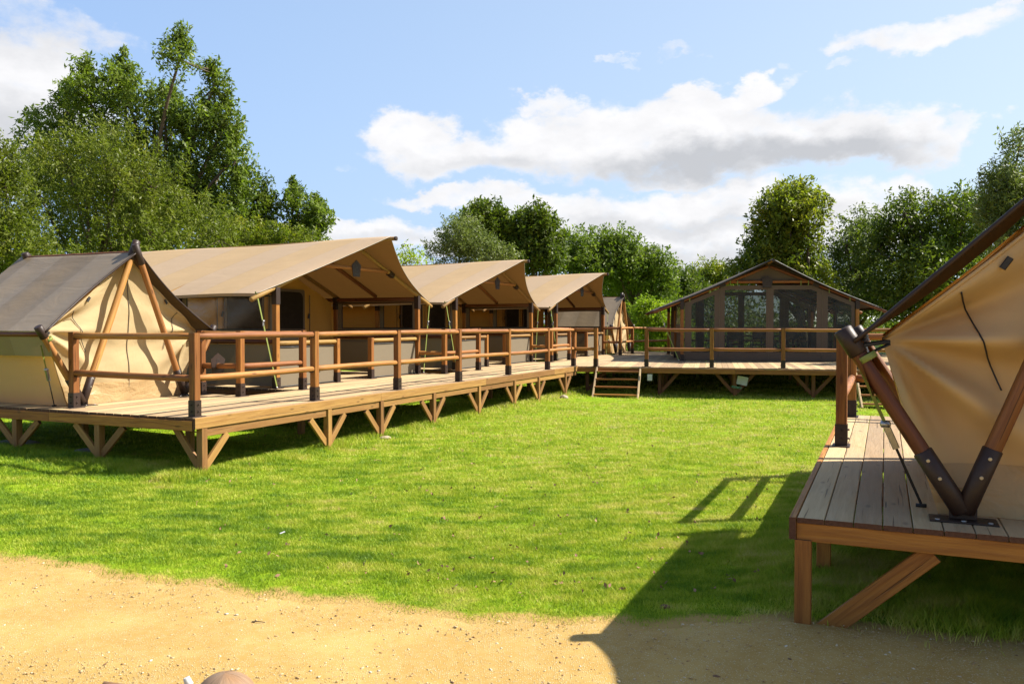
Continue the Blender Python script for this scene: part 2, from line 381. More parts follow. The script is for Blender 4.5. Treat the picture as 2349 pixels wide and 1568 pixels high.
def link(name, me, parent=None, loc=None, rz=None):
    o = bpy.data.objects.new(name, me); C.objects.link(o)
    if parent: o.parent = parent
    if loc is not None: o.location = loc
    if rz is not None: o.rotation_euler = (0, 0, rz)
    return o
def tag(o, label=None, cat=None, group=None, kind=None):
    if label: o['label'] = label
    if cat: o['category'] = cat
    if group: o['group'] = group
    if kind: o['kind'] = kind
    return o
def thing(name, label, cat, loc=(0, 0, 0), rz=0, group=None, scale=1):
    o = bpy.data.objects.new(name, None); C.objects.link(o); o.location = loc; o.rotation_euler = (0, 0, rz)
    o.scale = (scale,) * 3; o.empty_display_size = .2
    return tag(o, label, cat, group)
def copy_tree(o, parent=None):
    c = o.copy(); C.objects.link(c); c.parent = parent
    for ch in [x for x in bpy.data.objects if x.parent is o]: copy_tree(ch, c)
    return c
def npmesh(name, v, f, m, tone=None, smooth=False):
    v = np.asarray(v, np.float32); f = np.asarray(f, np.int32); k = f.shape[1]
    me = bpy.data.meshes.new(name)
    me.vertices.add(len(v)); me.vertices.foreach_set('co', v.ravel())
    me.loops.add(f.size); me.loops.foreach_set('vertex_index', f.ravel())
    me.polygons.add(len(f)); me.polygons.foreach_set('loop_start', np.arange(0, f.size, k, dtype=np.int32))
    me.update(calc_edges=True); me.materials.append(m)
    if tone is not None:
        at = me.attributes.new('tone', 'FLOAT', 'POINT'); at.data.foreach_set('value', np.asarray(tone, np.float32))
    if smooth: me.polygons.foreach_set('use_smooth', np.ones(len(f), bool))
    return me

# ------------------------------------------------------------------ site frame: (a, b) along / behind the long left deck
A = np.array((0.41, 0.912)); A /= np.linalg.norm(A); B = np.array((-A[1], A[0])); O = np.array((-3.77, 9.83))
RA = math.atan2(A[1], A[0])
def W(a, b): return O + a * A + b * B
CD = np.array((0.972, -0.233)); CD /= np.linalg.norm(CD); DD = np.array((-CD[1], CD[0])); P7 = np.array((1.65, 21.85)); RC = math.atan2(CD[1], CD[0])
def V(c, d): return P7 + c * CD + d * DD

# ------------------------------------------------------------------ ground
_gs = [(*W(-.1, -.1), -.05), (*W(2.4, -.1), -.07), (*W(3.8, -.1), -.06), (*W(5.5, 0), -.05), (*W(7.3, 0), -.05), (*W(9, 0), -.03), (*W(10.4, 0), -.06),
       (*W(12.2, 0), -.03), (*W(-.1, 1.5), .03), (*W(-.1, 3.1), .07), (*W(-.5, 5), .15), (2.5, 19.8), (1.6, 5.0, .05), (0, 5, 0), (-3, 5, 0), (-6, 6, .02), (0, 3, 0),
       (0, 0, 0), (4, 4, .03), (3, 18, -.12), (8, 18, -.1), (5, 12, -.06), (0, 10, -.04), (-20, 10, .15), (20, 10, 0), (0, 34, 0), (10, 34, 0), (-15, 30, .1), (-6, -6, 0), (6, -6, 0)]
_gs = np.array([g if len(g) == 3 else (*g, -.12) for g in _gs])
def gz(x, y):
    x = np.asarray(x, float); y = np.asarray(y, float)
    d = (x[..., None] - _gs[:, 0]) ** 2 + (y[..., None] - _gs[:, 1]) ** 2
    w = 1 / (d + 1.5) ** 2
    z = (w * _gs[:, 2]).sum(-1) / w.sum(-1)
    return z + .012 * np.sin(x * 2.1 + y * 1.3) * np.sin(y * 1.7 - x * .6)
def ground_mats():
    m, N = mat('lawn soil')
    co = N.n('ShaderNodeTexCoord').outputs['Object']
    n1 = N.noise(co, 0.5, 4, 0.6); n2 = N.noise(co, 5, 5, 0.65); n3 = N.noise(co, 60, 4, 0.7)
    g = N.ramp(N.m('ADD', N.m('MULTIPLY', n2, .5), N.m('MULTIPLY', n3, .5)), [(0.3, (0.051, 0.097, 0.004)), (0.45, (0.134, 0.230, 0.006)), (0.6, (0.251, 0.355, 0.013)), (0.8, (0.351, 0.373, 0.053))])
    dry = N.mapr(N.noise(co, 1.3, 5, 0.7), 0.58, 0.68, 0, .55, True)
    c = N.mix(dry, g, (0.334, 0.293, 0.073))
    ma = N.n('ShaderNodeAttribute', attribute_name='tone').outputs['Fac']
    ma = N.mapr(N.m('ADD', ma, N.m('MULTIPLY', N.m('SUBTRACT', n2, .5), .9)), .28, .62, 0, 1, True)
    c = N.mix(ma, c, (0.42, 0.28, 0.095))
    b = bsdf(N, Base_Color=c, Roughness=0.95, Normal=bump(N, N.m('ADD', n3, n2), 0.8, 0.03)); b.inputs['Specular IOR Level'].default_value = 0.1
    finish(N, b.outputs[0])
    m2, N = mat('sand path')
    co = N.n('ShaderNodeTexCoord').outputs['Object']
    n1 = N.noise(co, 1.6, 5, 0.6); n2 = N.noise(co, 14, 5, 0.7); n3 = N.noise(co, 160, 3, 0.7)
    c = N.mix(N.mapr(n1, .36, .60, -.0, 1.25), (0.411, 0.274, 0.086), (0.351, 0.221, 0.062))
    c = N.mix(N.mapr(n2, .45, .75, 0, .6), c, (0.427, 0.318, 0.134))
    v = N.n('ShaderNodeTexVoronoi', {'Vector': co, 'Scale': 95.0})
    sp = N.m('MULTIPLY', N.mapr(v.outputs['Distance'], 0.20, 0.42, 1, 0, True), N.mapr(N.n('ShaderNodeSeparateColor', {0: v.outputs['Color']}).outputs[0], .45, .50, 0, 1))
    c = N.mix(N.m('MULTIPLY', sp, .75), c, (0.518, 0.458, 0.283))
    v2 = N.n('ShaderNodeTexVoronoi', {'Vector': co, 'Scale': 55.0})
    dk = N.m('MULTIPLY', N.mapr(v2.outputs['Distance'], 0.15, 0.3, 1, 0, True), N.mapr(N.n('ShaderNodeSeparateColor', {0: v2.outputs['Color']}).outputs[1], .86, .9, 0, 1))
    c = N.mix(N.m('MULTIPLY', dk, .7), c, (0.122, 0.065, 0.023))
    h = N.m('ADD', N.m('ADD', n3, N.m('MULTIPLY', sp, 1.0)), N.m('MULTIPLY', n2, .22))
    b = bsdf(N, Base_Color=c, Roughness=0.9, Normal=bump(N, h, 0.7, 0.006)); b.inputs['Specular IOR Level'].default_value = 0.2
    finish(N, b.outputs[0])
    return m, m2
M['lawn'], M['sand'] = ground_mats()
def axis(lo, hi, fine_lo, fine_hi, step, n):
    a = np.arange(fine_lo, fine_hi + step, step)
    l = fine_lo - np.geomspace(step, fine_lo - lo, n)[::-1]; r = fine_hi + np.geomspace(step, hi - fine_hi, n)
    return np.concatenate([l, a, r + step * .01])
_px = [-16, -10, -7, -4.06, -2.75, -1.64, -.74, .07, .69, 1.4, 1.97, 2.7, 3.6, 6, 16]; _py = [10.3, 8.3, 7.2, 6.22, 5.74, 5.30, 5.02, 4.80, 4.68, 4.72, 4.66, 4.32, 4.05, 3.7, 3]
def edge(x):
    x = np.asarray(x, float)
    return np.interp(x, _px, _py) + .035 * np.sin(x * 5.3) + .03 * np.sin(x * 12.1 + 1) + .015 * np.sin(x * 31)
def lawn_sheet():
    xs, ys = axis(-600, 600, -12, 12, .12, 26), axis(-300, 1200, 3, 12, .09, 30)
    X, Y = np.meshgrid(xs, ys); nx = len(xs); v = np.stack([X, Y, gz(X, Y)], -1).reshape(-1, 3)
    i = (np.arange(nx - 1)[None] + nx * np.arange(len(ys) - 1)[:, None]).ravel()
    t = np.exp(-np.clip(v[:, 1] - edge(v[:, 0]) - .02, 0, 9) / .16)
    return npmesh('lawn', v, np.stack([i, i + 1, i + nx + 1, i + nx], 1), M['lawn'], t, smooth=True)
tag(link('lawn', lawn_sheet()), kind='structure')
def path_mesh():
    xs = np.arange(-16, 16.01, .05); t = np.linspace(0, 1, 60) ** 1.4
    E_ = edge(xs); X = np.repeat(xs[None], 60, 0); Y = E_[None] - t[:, None] * (E_[None] + 5)
    Z = gz(X, Y) + .014 - .012 * np.exp(-t[:, None] * 60) + .004 * np.sin((Y - .35 * E_[None]) * 5.2) * np.minimum(1, t[:, None] * 8)
    v = np.stack([X, Y, Z], -1).reshape(-1, 3); nx = len(xs)
    i = (np.arange(nx - 1)[None] + nx * np.arange(59)[:, None]).ravel()
    return npmesh('path', v, np.stack([i, i + nx, i + nx + 1, i + 1], 1), M['sand'], smooth=True)
tag(link('path', path_mesh()), kind='structure')

# grass blades
def grassmat():
    m, N = mat('grass blades')
    tone = N.n('ShaderNodeAttribute', attribute_name='tone').outputs['Fac']
    co = N.n('ShaderNodeTexCoord').outputs['Object']
    n1 = N.noise(co, 0.7, 4, 0.6); n2 = N.noise(co, 3.5, 3, 0.6)
    n3 = N.noise(N.scalev(co, (1, 2.2, 1)), 1.9, 5, 0.7)
    t = N.m('ADD', N.m('ADD', N.m('MULTIPLY', tone, .30), N.m('MULTIPLY', N.mapr(n1, .3, .7, 0, 1), .28)), N.m('MULTIPLY', N.mapr(n2, .3, .7, 0, 1), .22))
    t = N.m('ADD', t, N.mapr(n3, .34, .70, -.16, .42))
    sx = N.n('ShaderNodeSeparateXYZ', {0: co}); t = N.m('ADD', t, N.mapr(N.m('ADD', N.m('MULTIPLY', sx.outputs[0], .8), N.m('MULTIPLY', sx.outputs[1], .45)), -2.0, 7.0, -.15, .13))
    c = N.ramp(t, [(0.0, (0.061, 0.132, 0.013)), (0.3, (0.165, 0.282, 0.013)), (0.55, (0.365, 0.447, 0.027)), (0.78, (0.539, 0.514, 0.098)), (1.0, (0.573, 0.455, 0.243))])
    b = bsdf(N, Base_Color=c, Roughness=0.55); b.inputs['Specular IOR Level'].default_value = 0.3
    tr = N.n('ShaderNodeBsdfTranslucent', {'Color': c})
    mx = N.n('ShaderNodeMixShader', {0: .4, 1: b.outputs[0], 2: tr.outputs[0]}); finish(N, mx.outputs[0]); return m
M['grass'] = grassmat()
def blades(x, y, h, w, lean, tone):
    n = len(x); z = gz(x, y) - .004; an = rng.random(n) * 6.283; la = rng.random(n) * 6.283
    dx, dy = np.cos(an) * w / 2, np.sin(an) * w / 2; L = lean * h
    tx, ty = x + np.cos(la) * L, y + np.sin(la) * L
    mx_, my_ = x + np.cos(la) * L * .35, y + np.sin(la) * L * .35
    v = np.empty((n, 5, 3)); hz = h * np.sqrt(np.clip(1 - (lean * .8) ** 2, .15, 1))
    v[:, 0] = np.stack([x - dx, y - dy, z], 1); v[:, 1] = np.stack([x + dx, y + dy, z], 1)
    v[:, 2] = np.stack([mx_ + dx * .8, my_ + dy * .8, z + hz * .6], 1); v[:, 3] = np.stack([mx_ - dx * .8, my_ - dy * .8, z + hz * .6], 1)
    v[:, 4] = np.stack([tx, ty, z + hz], 1)
    b = np.arange(n)[:, None] * 5
    f = np.concatenate([b + [0, 1, 2], b + [0, 2, 3], b + [3, 2, 4]], 0)
    return v.reshape(-1, 3), f, np.repeat(tone, 5)
def wob(x, y, s, k=0):
    return (np.sin(x * s + k) * np.cos(y * s * 1.13 - k) + np.sin(x * s * 2.3 - y * s * 1.7 + k * 2) * .6 + np.sin(y * s * 3.1 + x * s * .9) * .4) / 2
def grow():
    n = 1500000
    u = rng.random(n); y = 4.2 / (1 - u * (1 - 4.2 / 30)); x = (rng.random(n) * 2 - 1) * (y * .66 + .8)
    keep = (y > edge(x) + .05 * wob(x, y, 9, 2) - .03 - .22 * rng.random(n) ** 5) & (rng.random(n) < np.clip((y / 5.0) ** .25, 0, 1))
    # thin near the path margin
    dm = y - edge(x); keep &= rng.random(n) < np.clip(.02 + dm * 1.0 + .12 * wob(x, y, 5, 1), .015, 1)
    d = np.stack([x - O[0], y - O[1]], 1); a, b = d @ A, d @ B
    under = (a > .4) & (b > .5)
    bare = wob(x, y, 1.7, 5) + .6 * wob(x, y, 4.3, 2) + .5 * wob(x, y, 11, 4)
    keep &= rng.random(n) < np.clip(1.25 - .55 * np.clip(bare - .45, 0, 2) * 3, .25, 1)
    keep &= ~(under & (rng.random(n) < .8)) & (y < 30)
    x, y, a, b = x[keep], y[keep], a[keep], b[keep]; n = len(x)
    cl = wob(x, y, 2.2) + .5 * wob(x, y, 7, 1)
    long_ = np.clip(np.exp(-((b + .1) / .25) ** 2) * (a > -.6) + np.exp(-((a + .2) / .35) ** 2) * (b > -.3) + (x > 1.5) * (y < 7) * np.clip((x - 1.4) * 1.4, 0, 1.9), 0, 1.3)
    mg = np.exp(-np.clip(y - edge(x), 0, 3) / .18)
    h = (1 - .35 * mg) * (.025 + .014 * np.clip(cl, -1, 1) + .02 * rng.random(n)) * (1 + 1.6 * long_) * (.8 + y * .025)
    w = .0035 * (.7 + .6 * rng.random(n)) * (1 + np.maximum(0, y - 5) * .16)
    lean = .3 + .6 * rng.random(n)
    tone = np.clip(rng.normal(.5, .22, n) + .12 * wob(x, y, 1.1, 3) + .30 * mg, 0, 1)
    v, f, t = blades(x, y, h, w, lean, tone)
    return npmesh('grass', v, f, M['grass'], t)
tag(link('grass', grow()), kind='stuff')
def pebbles():
    n = 34000; y = 3.4 + rng.random(n) ** 1.3 * 5; x = (rng.random(n) * 2 - 1) * (y * .68 + .3)
    k = y < edge(x) + .02; x, y = x[k], y[k]; n = len(x)
    s = .0014 + .006 * rng.random(n) ** 10 + .0016 * rng.random(n)
    base = np.array([(1, 0, 0), (-1, 0, 0), (0, 1, 0), (0, -1, 0), (0, 0, .7), (0, 0, -.7), (.62, .62, .3), (-.62, .62, .3), (-.62, -.62, .3), (.62, -.62, .3)], float)
    fc = np.array([(0, 6, 9), (6, 2, 7), (7, 1, 8), (8, 3, 9), (6, 7, 4), (7, 8, 4), (8, 9, 4), (9, 6, 4), (0, 2, 6), (2, 1, 7), (1, 3, 8), (3, 0, 9)])
    v = base[None] * s[:, None, None] * (0.7 + .6 * rng.random((n, 10, 1)))
    an = rng.random(n) * 6.28; c, sn = np.cos(an)[:, None], np.sin(an)[:, None]; st = 1 + rng.random(n)[:, None]
    X = v[..., 0] * st * c - v[..., 1] * sn; Y = v[..., 0] * st * sn + v[..., 1] * c
    v = np.stack([X + x[:, None], Y + y[:, None], v[..., 2] + (gz(x, y) + .012 + s * .3)[:, None]], -1)
    f = (fc[None] + np.arange(n)[:, None, None] * 10).reshape(-1, 3)
    return v.reshape(-1, 3), f, np.repeat(rng.random(n), 10)
def pebblemat():
    m, N = mat('pebbles'); t = N.n('ShaderNodeAttribute', attribute_name='tone').outputs['Fac']
    c = N.ramp(t, [(0, (0.112, 0.048, 0.016)), (.07, (0.320, 0.184, 0.066)), (.6, (0.400, 0.264, 0.115)), (.85, (0.480, 0.368, 0.213)), (1, (0.528, 0.464, 0.361))])
    finish(N, bsdf(N, Base_Color=c, Roughness=.7).outputs[0]); return m
_v, _f, _t = pebbles()
tag(link('gravel', npmesh('gravel', _v, _f, pebblemat(), _t)), kind='stuff')

def fallen():
    n = 420; y = 5.2 + rng.random(n) ** 1.4 * 12; x = rng.uniform(-.45, .45, n) * y + .5; k = y > edge(x) + .15; x, y = x[k], y[k]; n = len(x)
    c = np.stack([x, y, gz(x, y) + .035], 1); v, f, t = leaves(c, np.full((n, 3), .01), 2, .030, .6)
    return npmesh('fallen_leaves', v, f, M['litter'], t)
M['litter'] = plain('fallen leaves', (0.42, 0.22, 0.12), .8, var=.3, scale=3)
# ------------------------------------------------------------------ decks
def support(root, p, ground, top=-.115, brace=(), axis_=(1, 0), w=.09, drop=.22, reach=.34, bw=.04, bh=.09, ext=-.11, mt='beam'):
    x, y = p; q = MB(); q.beam((x, y, ground - .05), (x, y, top), w, w, up=(0, 1, 0)); q.build('support_post', M[mt], root)
    ax = np.array(axis_, float)
    for s in brace:
        b0 = (x + ax[0] * s * .04, y + ax[1] * s * .04, ground + .09); b1 = (x + ax[0] * s * (reach + .05), y + ax[1] * s * (reach + .05), top + ext)
        sd = np.array((-ax[1], ax[0], 0)); k = MB()
        d = np.array(b1) - np.array(b0); up = np.cross(sd, d)
        k.beam(b0, b1, bw, bh, up=up); k.build('brace', M[mt], root)
def gl(root_fn, x, y):   # ground height below deck level, deck-local
    p = root_fn(x, y); return float(gz(p[0], p[1])) - DZ
BW = .145
def left_deck():
    root = thing('wooden_deck', 'long raised pale timber deck running in front of the left row of tan tents', 'deck', (*O, DZ), RA)
    q = MB(); b = -.095
    def run(a0, a1, b, w=BW):
        q.box((a0, b + .003, -.03), (a1, b + w - .003, 0), bev=.004)
    nb = 11
    cuts = [-.12, 3.9, 8.0, 12.1, 16.2, 20.3, 25.2]
    for i in range(nb):
        sh = 0 if i % 2 else 1.3
        cs = [-.12] + [c + sh for c in cuts[1:-1]] + [25.2]
        for u, v in zip(cs[:-1], cs[1:]): run(u, v - .004, b)
        b += BW
    for (a0, a1, bend) in ((-.12, 2.55, 5.2), (3.72, 8.72, 9.0), (10.10, 15.05, 9.0), (16.4, 21.3, 9.0), (22.6, 25.2, 5.0)):
        c = b
        while c < bend: run(a0, a1, c); c += BW
    q.build('deck_boards', M['deck'], root)
    # long side boards, in lengths between the posts
    sup = [0.0, 2.43, 3.8, 5.5, 7.31, 9.04, 10.42, 12.2]
    for u, v in zip((-.14, 3.78, 7.6, 11.4), (3.775, 7.595, 11.395, 13.12)):
        q = MB(); q.box((u, -.145, -.125), (v, -.105, .002)); q.build('fascia_board', M['beam'], root)
    e = sup + [13.1]
    for u, v in zip(e[:-1], e[1:]):
        q = MB(); q.box((u + .047, -.125, -.23), (v - .047, -.085, -.127)); q.build('lower_board', M['beam'], root)
    for i, a in enumerate(sup):
        support(root, (a, -.108), gl(W, a, -.1), -.127, (1,) if i == 0 else (-1, 1), (1, 0), reach=.36)
    q = MB(); q.box((-.145, -.1, -.15), (-.105, 2.35, -.032)); q.build('fascia_board', M['post'], root)  # near-end boards in darker timber: shade on this face put into the colour
    q = MB(); q.box((-.145, 2.354, -.15), (-.105, 5.2, -.032)); q.build('fascia_board', M['post'], root)
    support(root, (0.0, -.108), gl(W, -.1, 0), -.127, (1,), (0, 1), reach=.36, w=.085, ext=-.02)
    for b_ in (1.5, 3.05, 4.6): support(root, (-.085, b_), gl(W, -.1, b_), -.152, (-1, 1), (0, 1), reach=.38, ext=-.01)
    # platform edges and inner supports
    for a in (2.55, 3.72, 8.72, 10.10, 15.05, 16.4, 21.3):
        q = MB(); q.box((a - .02, 1.52, -.2), (a + .02, 4.6, -.033)); q.build('joist', M['dark_pole'], root)
    for u, v in ((2.55, 3.72), (8.72, 10.10), (15.05, 16.4), (21.3, 22.6)):
        q = MB(); q.box((u + .02, 1.49, -.2), (v - .02, 1.515, -.033)); q.build('joist', M['dark_pole'], root)
    for a in np.arange(1.2, 20, 2.4):
        for b_ in (1.3, 3.4):
            if b_ > 2 and not any(u < a < v for u, v in ((-.1, 2.5), (3.8, 8.7), (10.2, 15), (16.5, 21.2))): continue
            q = MB(); q.beam((a, b_, gl(W, a, b_) - .05), (a, b_, -.035), .09, .09, up=(0, 1, 0)); q.build('support_post', M['beam'], root)
    return root
left_deck()
def back_deck():
    root = thing('wooden_deck', 'raised timber deck at the back carrying the enclosed brown tent', 'deck', (*P7, DZ), RC)
    q = MB(); c = .02
    while c < 13:
        z0 = -.12
        def dm(cc): return (0.982 * cc - .12) / .186
        d1, d2 = min(11.5, dm(c)), min(11.5, dm(c + BW))
        if d2 > .15:
            d1 = max(d1, .0)
            x0, x1 = c + .003, c + BW - .003; t = random.random()
            vs = [(x0, z0, -.03), (x1, z0, -.03), (x1, d2, -.03), (x0, d1, -.03), (x0, z0, 0), (x1, z0, 0), (x1, d2, 0), (x0, d1, 0)]
            fs = [(0, 3, 2, 1), (4, 5, 6, 7), (0, 1, 5, 4), (1, 2, 6, 5), (2, 3, 7, 6), (3, 0, 4, 7)]; of = random.random() * 40
            q.add(vs, fs, [[(vs[i][1] + of, vs[i][0] + vs[i][2] + of) for i in f] for f in fs], t)
        c += BW
    q.build('deck_boards', M['deck'], root)
    for u, v in ((-.0, 4.1), (4.104, 8.5), (8.504, 13)):
        q = MB(); q.box((u, -.165, -.15), (v, -.125, -.032)); q.build('fascia_board', M['post'], root)
    for c in (.3, 2.2, 4.1, 6.0, 8.0, 10, 12):
        support(root, (c, .32), gl(V, c, -.1), -.152, (1,) if c < 2.5 else (-1, 1), (1, 0), reach=.42, ext=-.01, mt='dark_pole')
        for d in (1.8, 4.0, 6.5):
            q = MB(); q.beam((c, d, gl(V, c, d) - .05), (c, d, -.035), .09, .09, up=(0, 1, 0)); q.build('support_post', M['beam'], root)
    return root
back_deck()
RD0 = (-2.45, -7.0)
def RW(x, y):   # right deck local: x to the right (-b), y away (a)
    return W(RD0[0] + y, RD0[1] - x)
def right_deck():
    p = RW(0, 0)
    root = thing('wooden_deck', 'close raised timber deck at the right edge, its near end in shade', 'deck', (*p, DZ), RA - math.pi / 2)
    q = MB(); w = .15; x = .02
    while x < 5.5:
        q.box((x + .0028, 0, -.03), (x + w - .0028, 5.9, 0), bev=.004); x += w
    q.build('deck_boards', M['deck'], root)
    q = MB(); q.box((-.02, -.01, -.125), (.017, 5.9, .001)); q.build('fascia_board', M['post'], root)
    q = MB(); q.box((.02, .012, -.135), (5.5, .052, -.032)); q.build('fascia_board', M['post'], root)
    q = MB(); q.box((.03, .004, -.25), (.068, 5.9, -.137)); q.build('lower_board', M['post'], root)
    g = gl(RW, .08, .05)
    q = MB(); q.beam((.055, .03, g - .05), (.055, .03, -.127), .09, .07, up=(0, 1, 0)); q.build('support_post', M['post'], root)
    q = MB(); q.beam((.17, .06, g - .04), (.72, .06, -.14), .04, .11, up=(-1, 0, 1)); q.build('brace', M['post'], root)
    for (x, y) in ((.1, 1.1), (.1, 2.6), (.1, 4.2), (.1, 5.6), (1.9, .1), (3.8, .1), (1.9, 2.6), (3.8, 2.6)):
        q = MB(); q.beam((x, y, gl(RW, x, y) - .05), (x, y, -.136), .09, .09, up=(0, 1, 0)); q.build('support_post', M['post'], root)
    for y in (1.5, 3.0, 4.5):
        q = MB(); q.box((.06, y, -.20), (5.4, y + .045, -.033)); q.build('joist', M['post'], root)
    return root
right_deck()

# ------------------------------------------------------------------ railings
def post_mesh(h=1.0, w=.095):
    q = MB(); q.beam((0, 0, .012), (0, 0, h), w, w, up=(0, 1, 0), bev=.006); p = q.mesh('post', M['post'])
    s = MB(); s.box((-w / 2 - .006, -w / 2 - .006, .008), (w / 2 + .006, w / 2 + .006, .2)); s.box((-.11, -.075, 0), (.11, .075, .009))
    for sx in (-1, 1):
        for z in (.07, .15): s.log((sx * (w / 2 + .004), 0, z), (sx * (w / 2 + .022), 0, z), .008, seg=6, rings=1)
    for z in (.07, .15): s.log((0, -(w / 2 + .004), z), (0, -(w / 2 + .022), z), .009, seg=6, rings=1)
    return p, s.mesh('post_shoe', M['steel'])
POST = [post_mesh() for _ in range(3)]
def railing(pts, label, rot, z=DZ, first=True, last=True, heights=(.955, .46)):
    root = thing('railing', label, 'railing', (*pts[0], z), 0, 'log railings round the decks')
    p0 = np.array(pts[0])
    L = [np.array(p) - p0 for p in pts]
    for i, p in enumerate(L):
        if (i == 0 and not first) or (i == len(L) - 1 and not last): continue
        pm, sm = POST[i % 3]
        o = link('post', pm, root, (p[0], p[1], 0), rot); link('post_shoe', sm, o)
    for i, (p, q_) in enumerate(zip(L[:-1], L[1:])):
        d = q_ - p; n = np.linalg.norm(d); d /= n
        for h in heights:
            r = .040 + random.random() * .004; e0 = p + d * .045; e1 = q_ - d * .045; j = (random.random() - .5) * .008
            q = MB(); q.log((*e0, h + j), (*e1, h - j), r, r * .95, seg=14, rings=10, rough=.05, bend=.006); q.build('rail', M['rail'], root)
            for s, e in ((1, p + d * .075), (-1, q_ - d * .075)):
                k = MB(); k.box((e[0] - .03, e[1] - .03, h - .052), (e[0] + .03, e[1] + .03, h - .044)); k.build('bracket', M['steel'], root)
    return root
mp = [(0, 0), (2.31, 0.03), (4.49, 0), (6.69, 0), (9.0, 0), (11.3, 0), (13.15, 0)]
p8 = (2.19, 21.62)
railing([W(*p) for p in mp] + [p8], 'long log railing along the outer edge of the left deck, ending beside the steps', RA)
railing([W(.17, 2.28), W(-.0, 0.0)], 'short log railing across the near end of the left deck before the small A-frame tent', RA, last=False)
railing([W(2.42, 2.29), W(2.41, 1.5), W(3.86, 1.47)], 'log railing round the open notch between the near small tent and the first big tent', RA)
railing([W(8.57, 2.08), W(8.72, 1.43), W(10.34, 1.40)], 'log railing round the notch between the first and second big tan tents', RA, first=False)
railing([W(14.93, 2.0), W(15.1, 1.4), W(16.55, 1.38)], 'log railing round the notch between the second and third big tan tents', RA, first=False)
railing([W(20.95, 1.75), W(21.13, 1.13), W(22.72, 1.14)], 'log railing between the third big tan tent and the far small tent', RA, first=False)
railing([W(22.78, 1.14), (6.6, 33.0), (8.6, 32.4), (10.6, 31.8), (12.6, 31.2)], 'distant log railing along the rear edge of the back deck', RC, first=False)
railing([V(1.88, 0), V(3.52, 0), V(5.25, 0), V(6.95, 0), V(8.7, 0), V(10.4, 0), V(12.1, 0)], 'log railing along the front edge of the back deck, right of the steps', RC)
railing([W(.65, -7.12), W(3.24, -7.12), W(3.24, -8.9), W(3.24, -10.6)], 'close log railing on the right deck beside the large tan tent', RA)

# ------------------------------------------------------------------ steps
def steps(label, p, rz, width, drop, n=4, run=.85):
    root = thing('staircase', label, 'steps', (*p, DZ), rz, 'open wooden steps')
    for x in (0, width):
        q = MB(); q.beam((x, .0, -.05), (x, -run, -drop - .04), .04, .13, up=(0, -1, 1)); q.build('stringer', M['deck'], root)
    for i in range(n):
        t = (i + .75) / (n + .05); q = MB()
        q.box((.022, -run * t - .03, -drop * t - .0), (width - .022, -run * t + .16, -drop * t + .035)); q.build('tread', M['post'], root)
    return root
steps('open wooden steps from the lawn up to the back deck, left of its railing', V(.62, -.17), RC, 1.12, .74)
steps('partly hidden wooden steps beyond the right deck, under the far railing', (7.85, 18.9), RC, 1.3, .72)

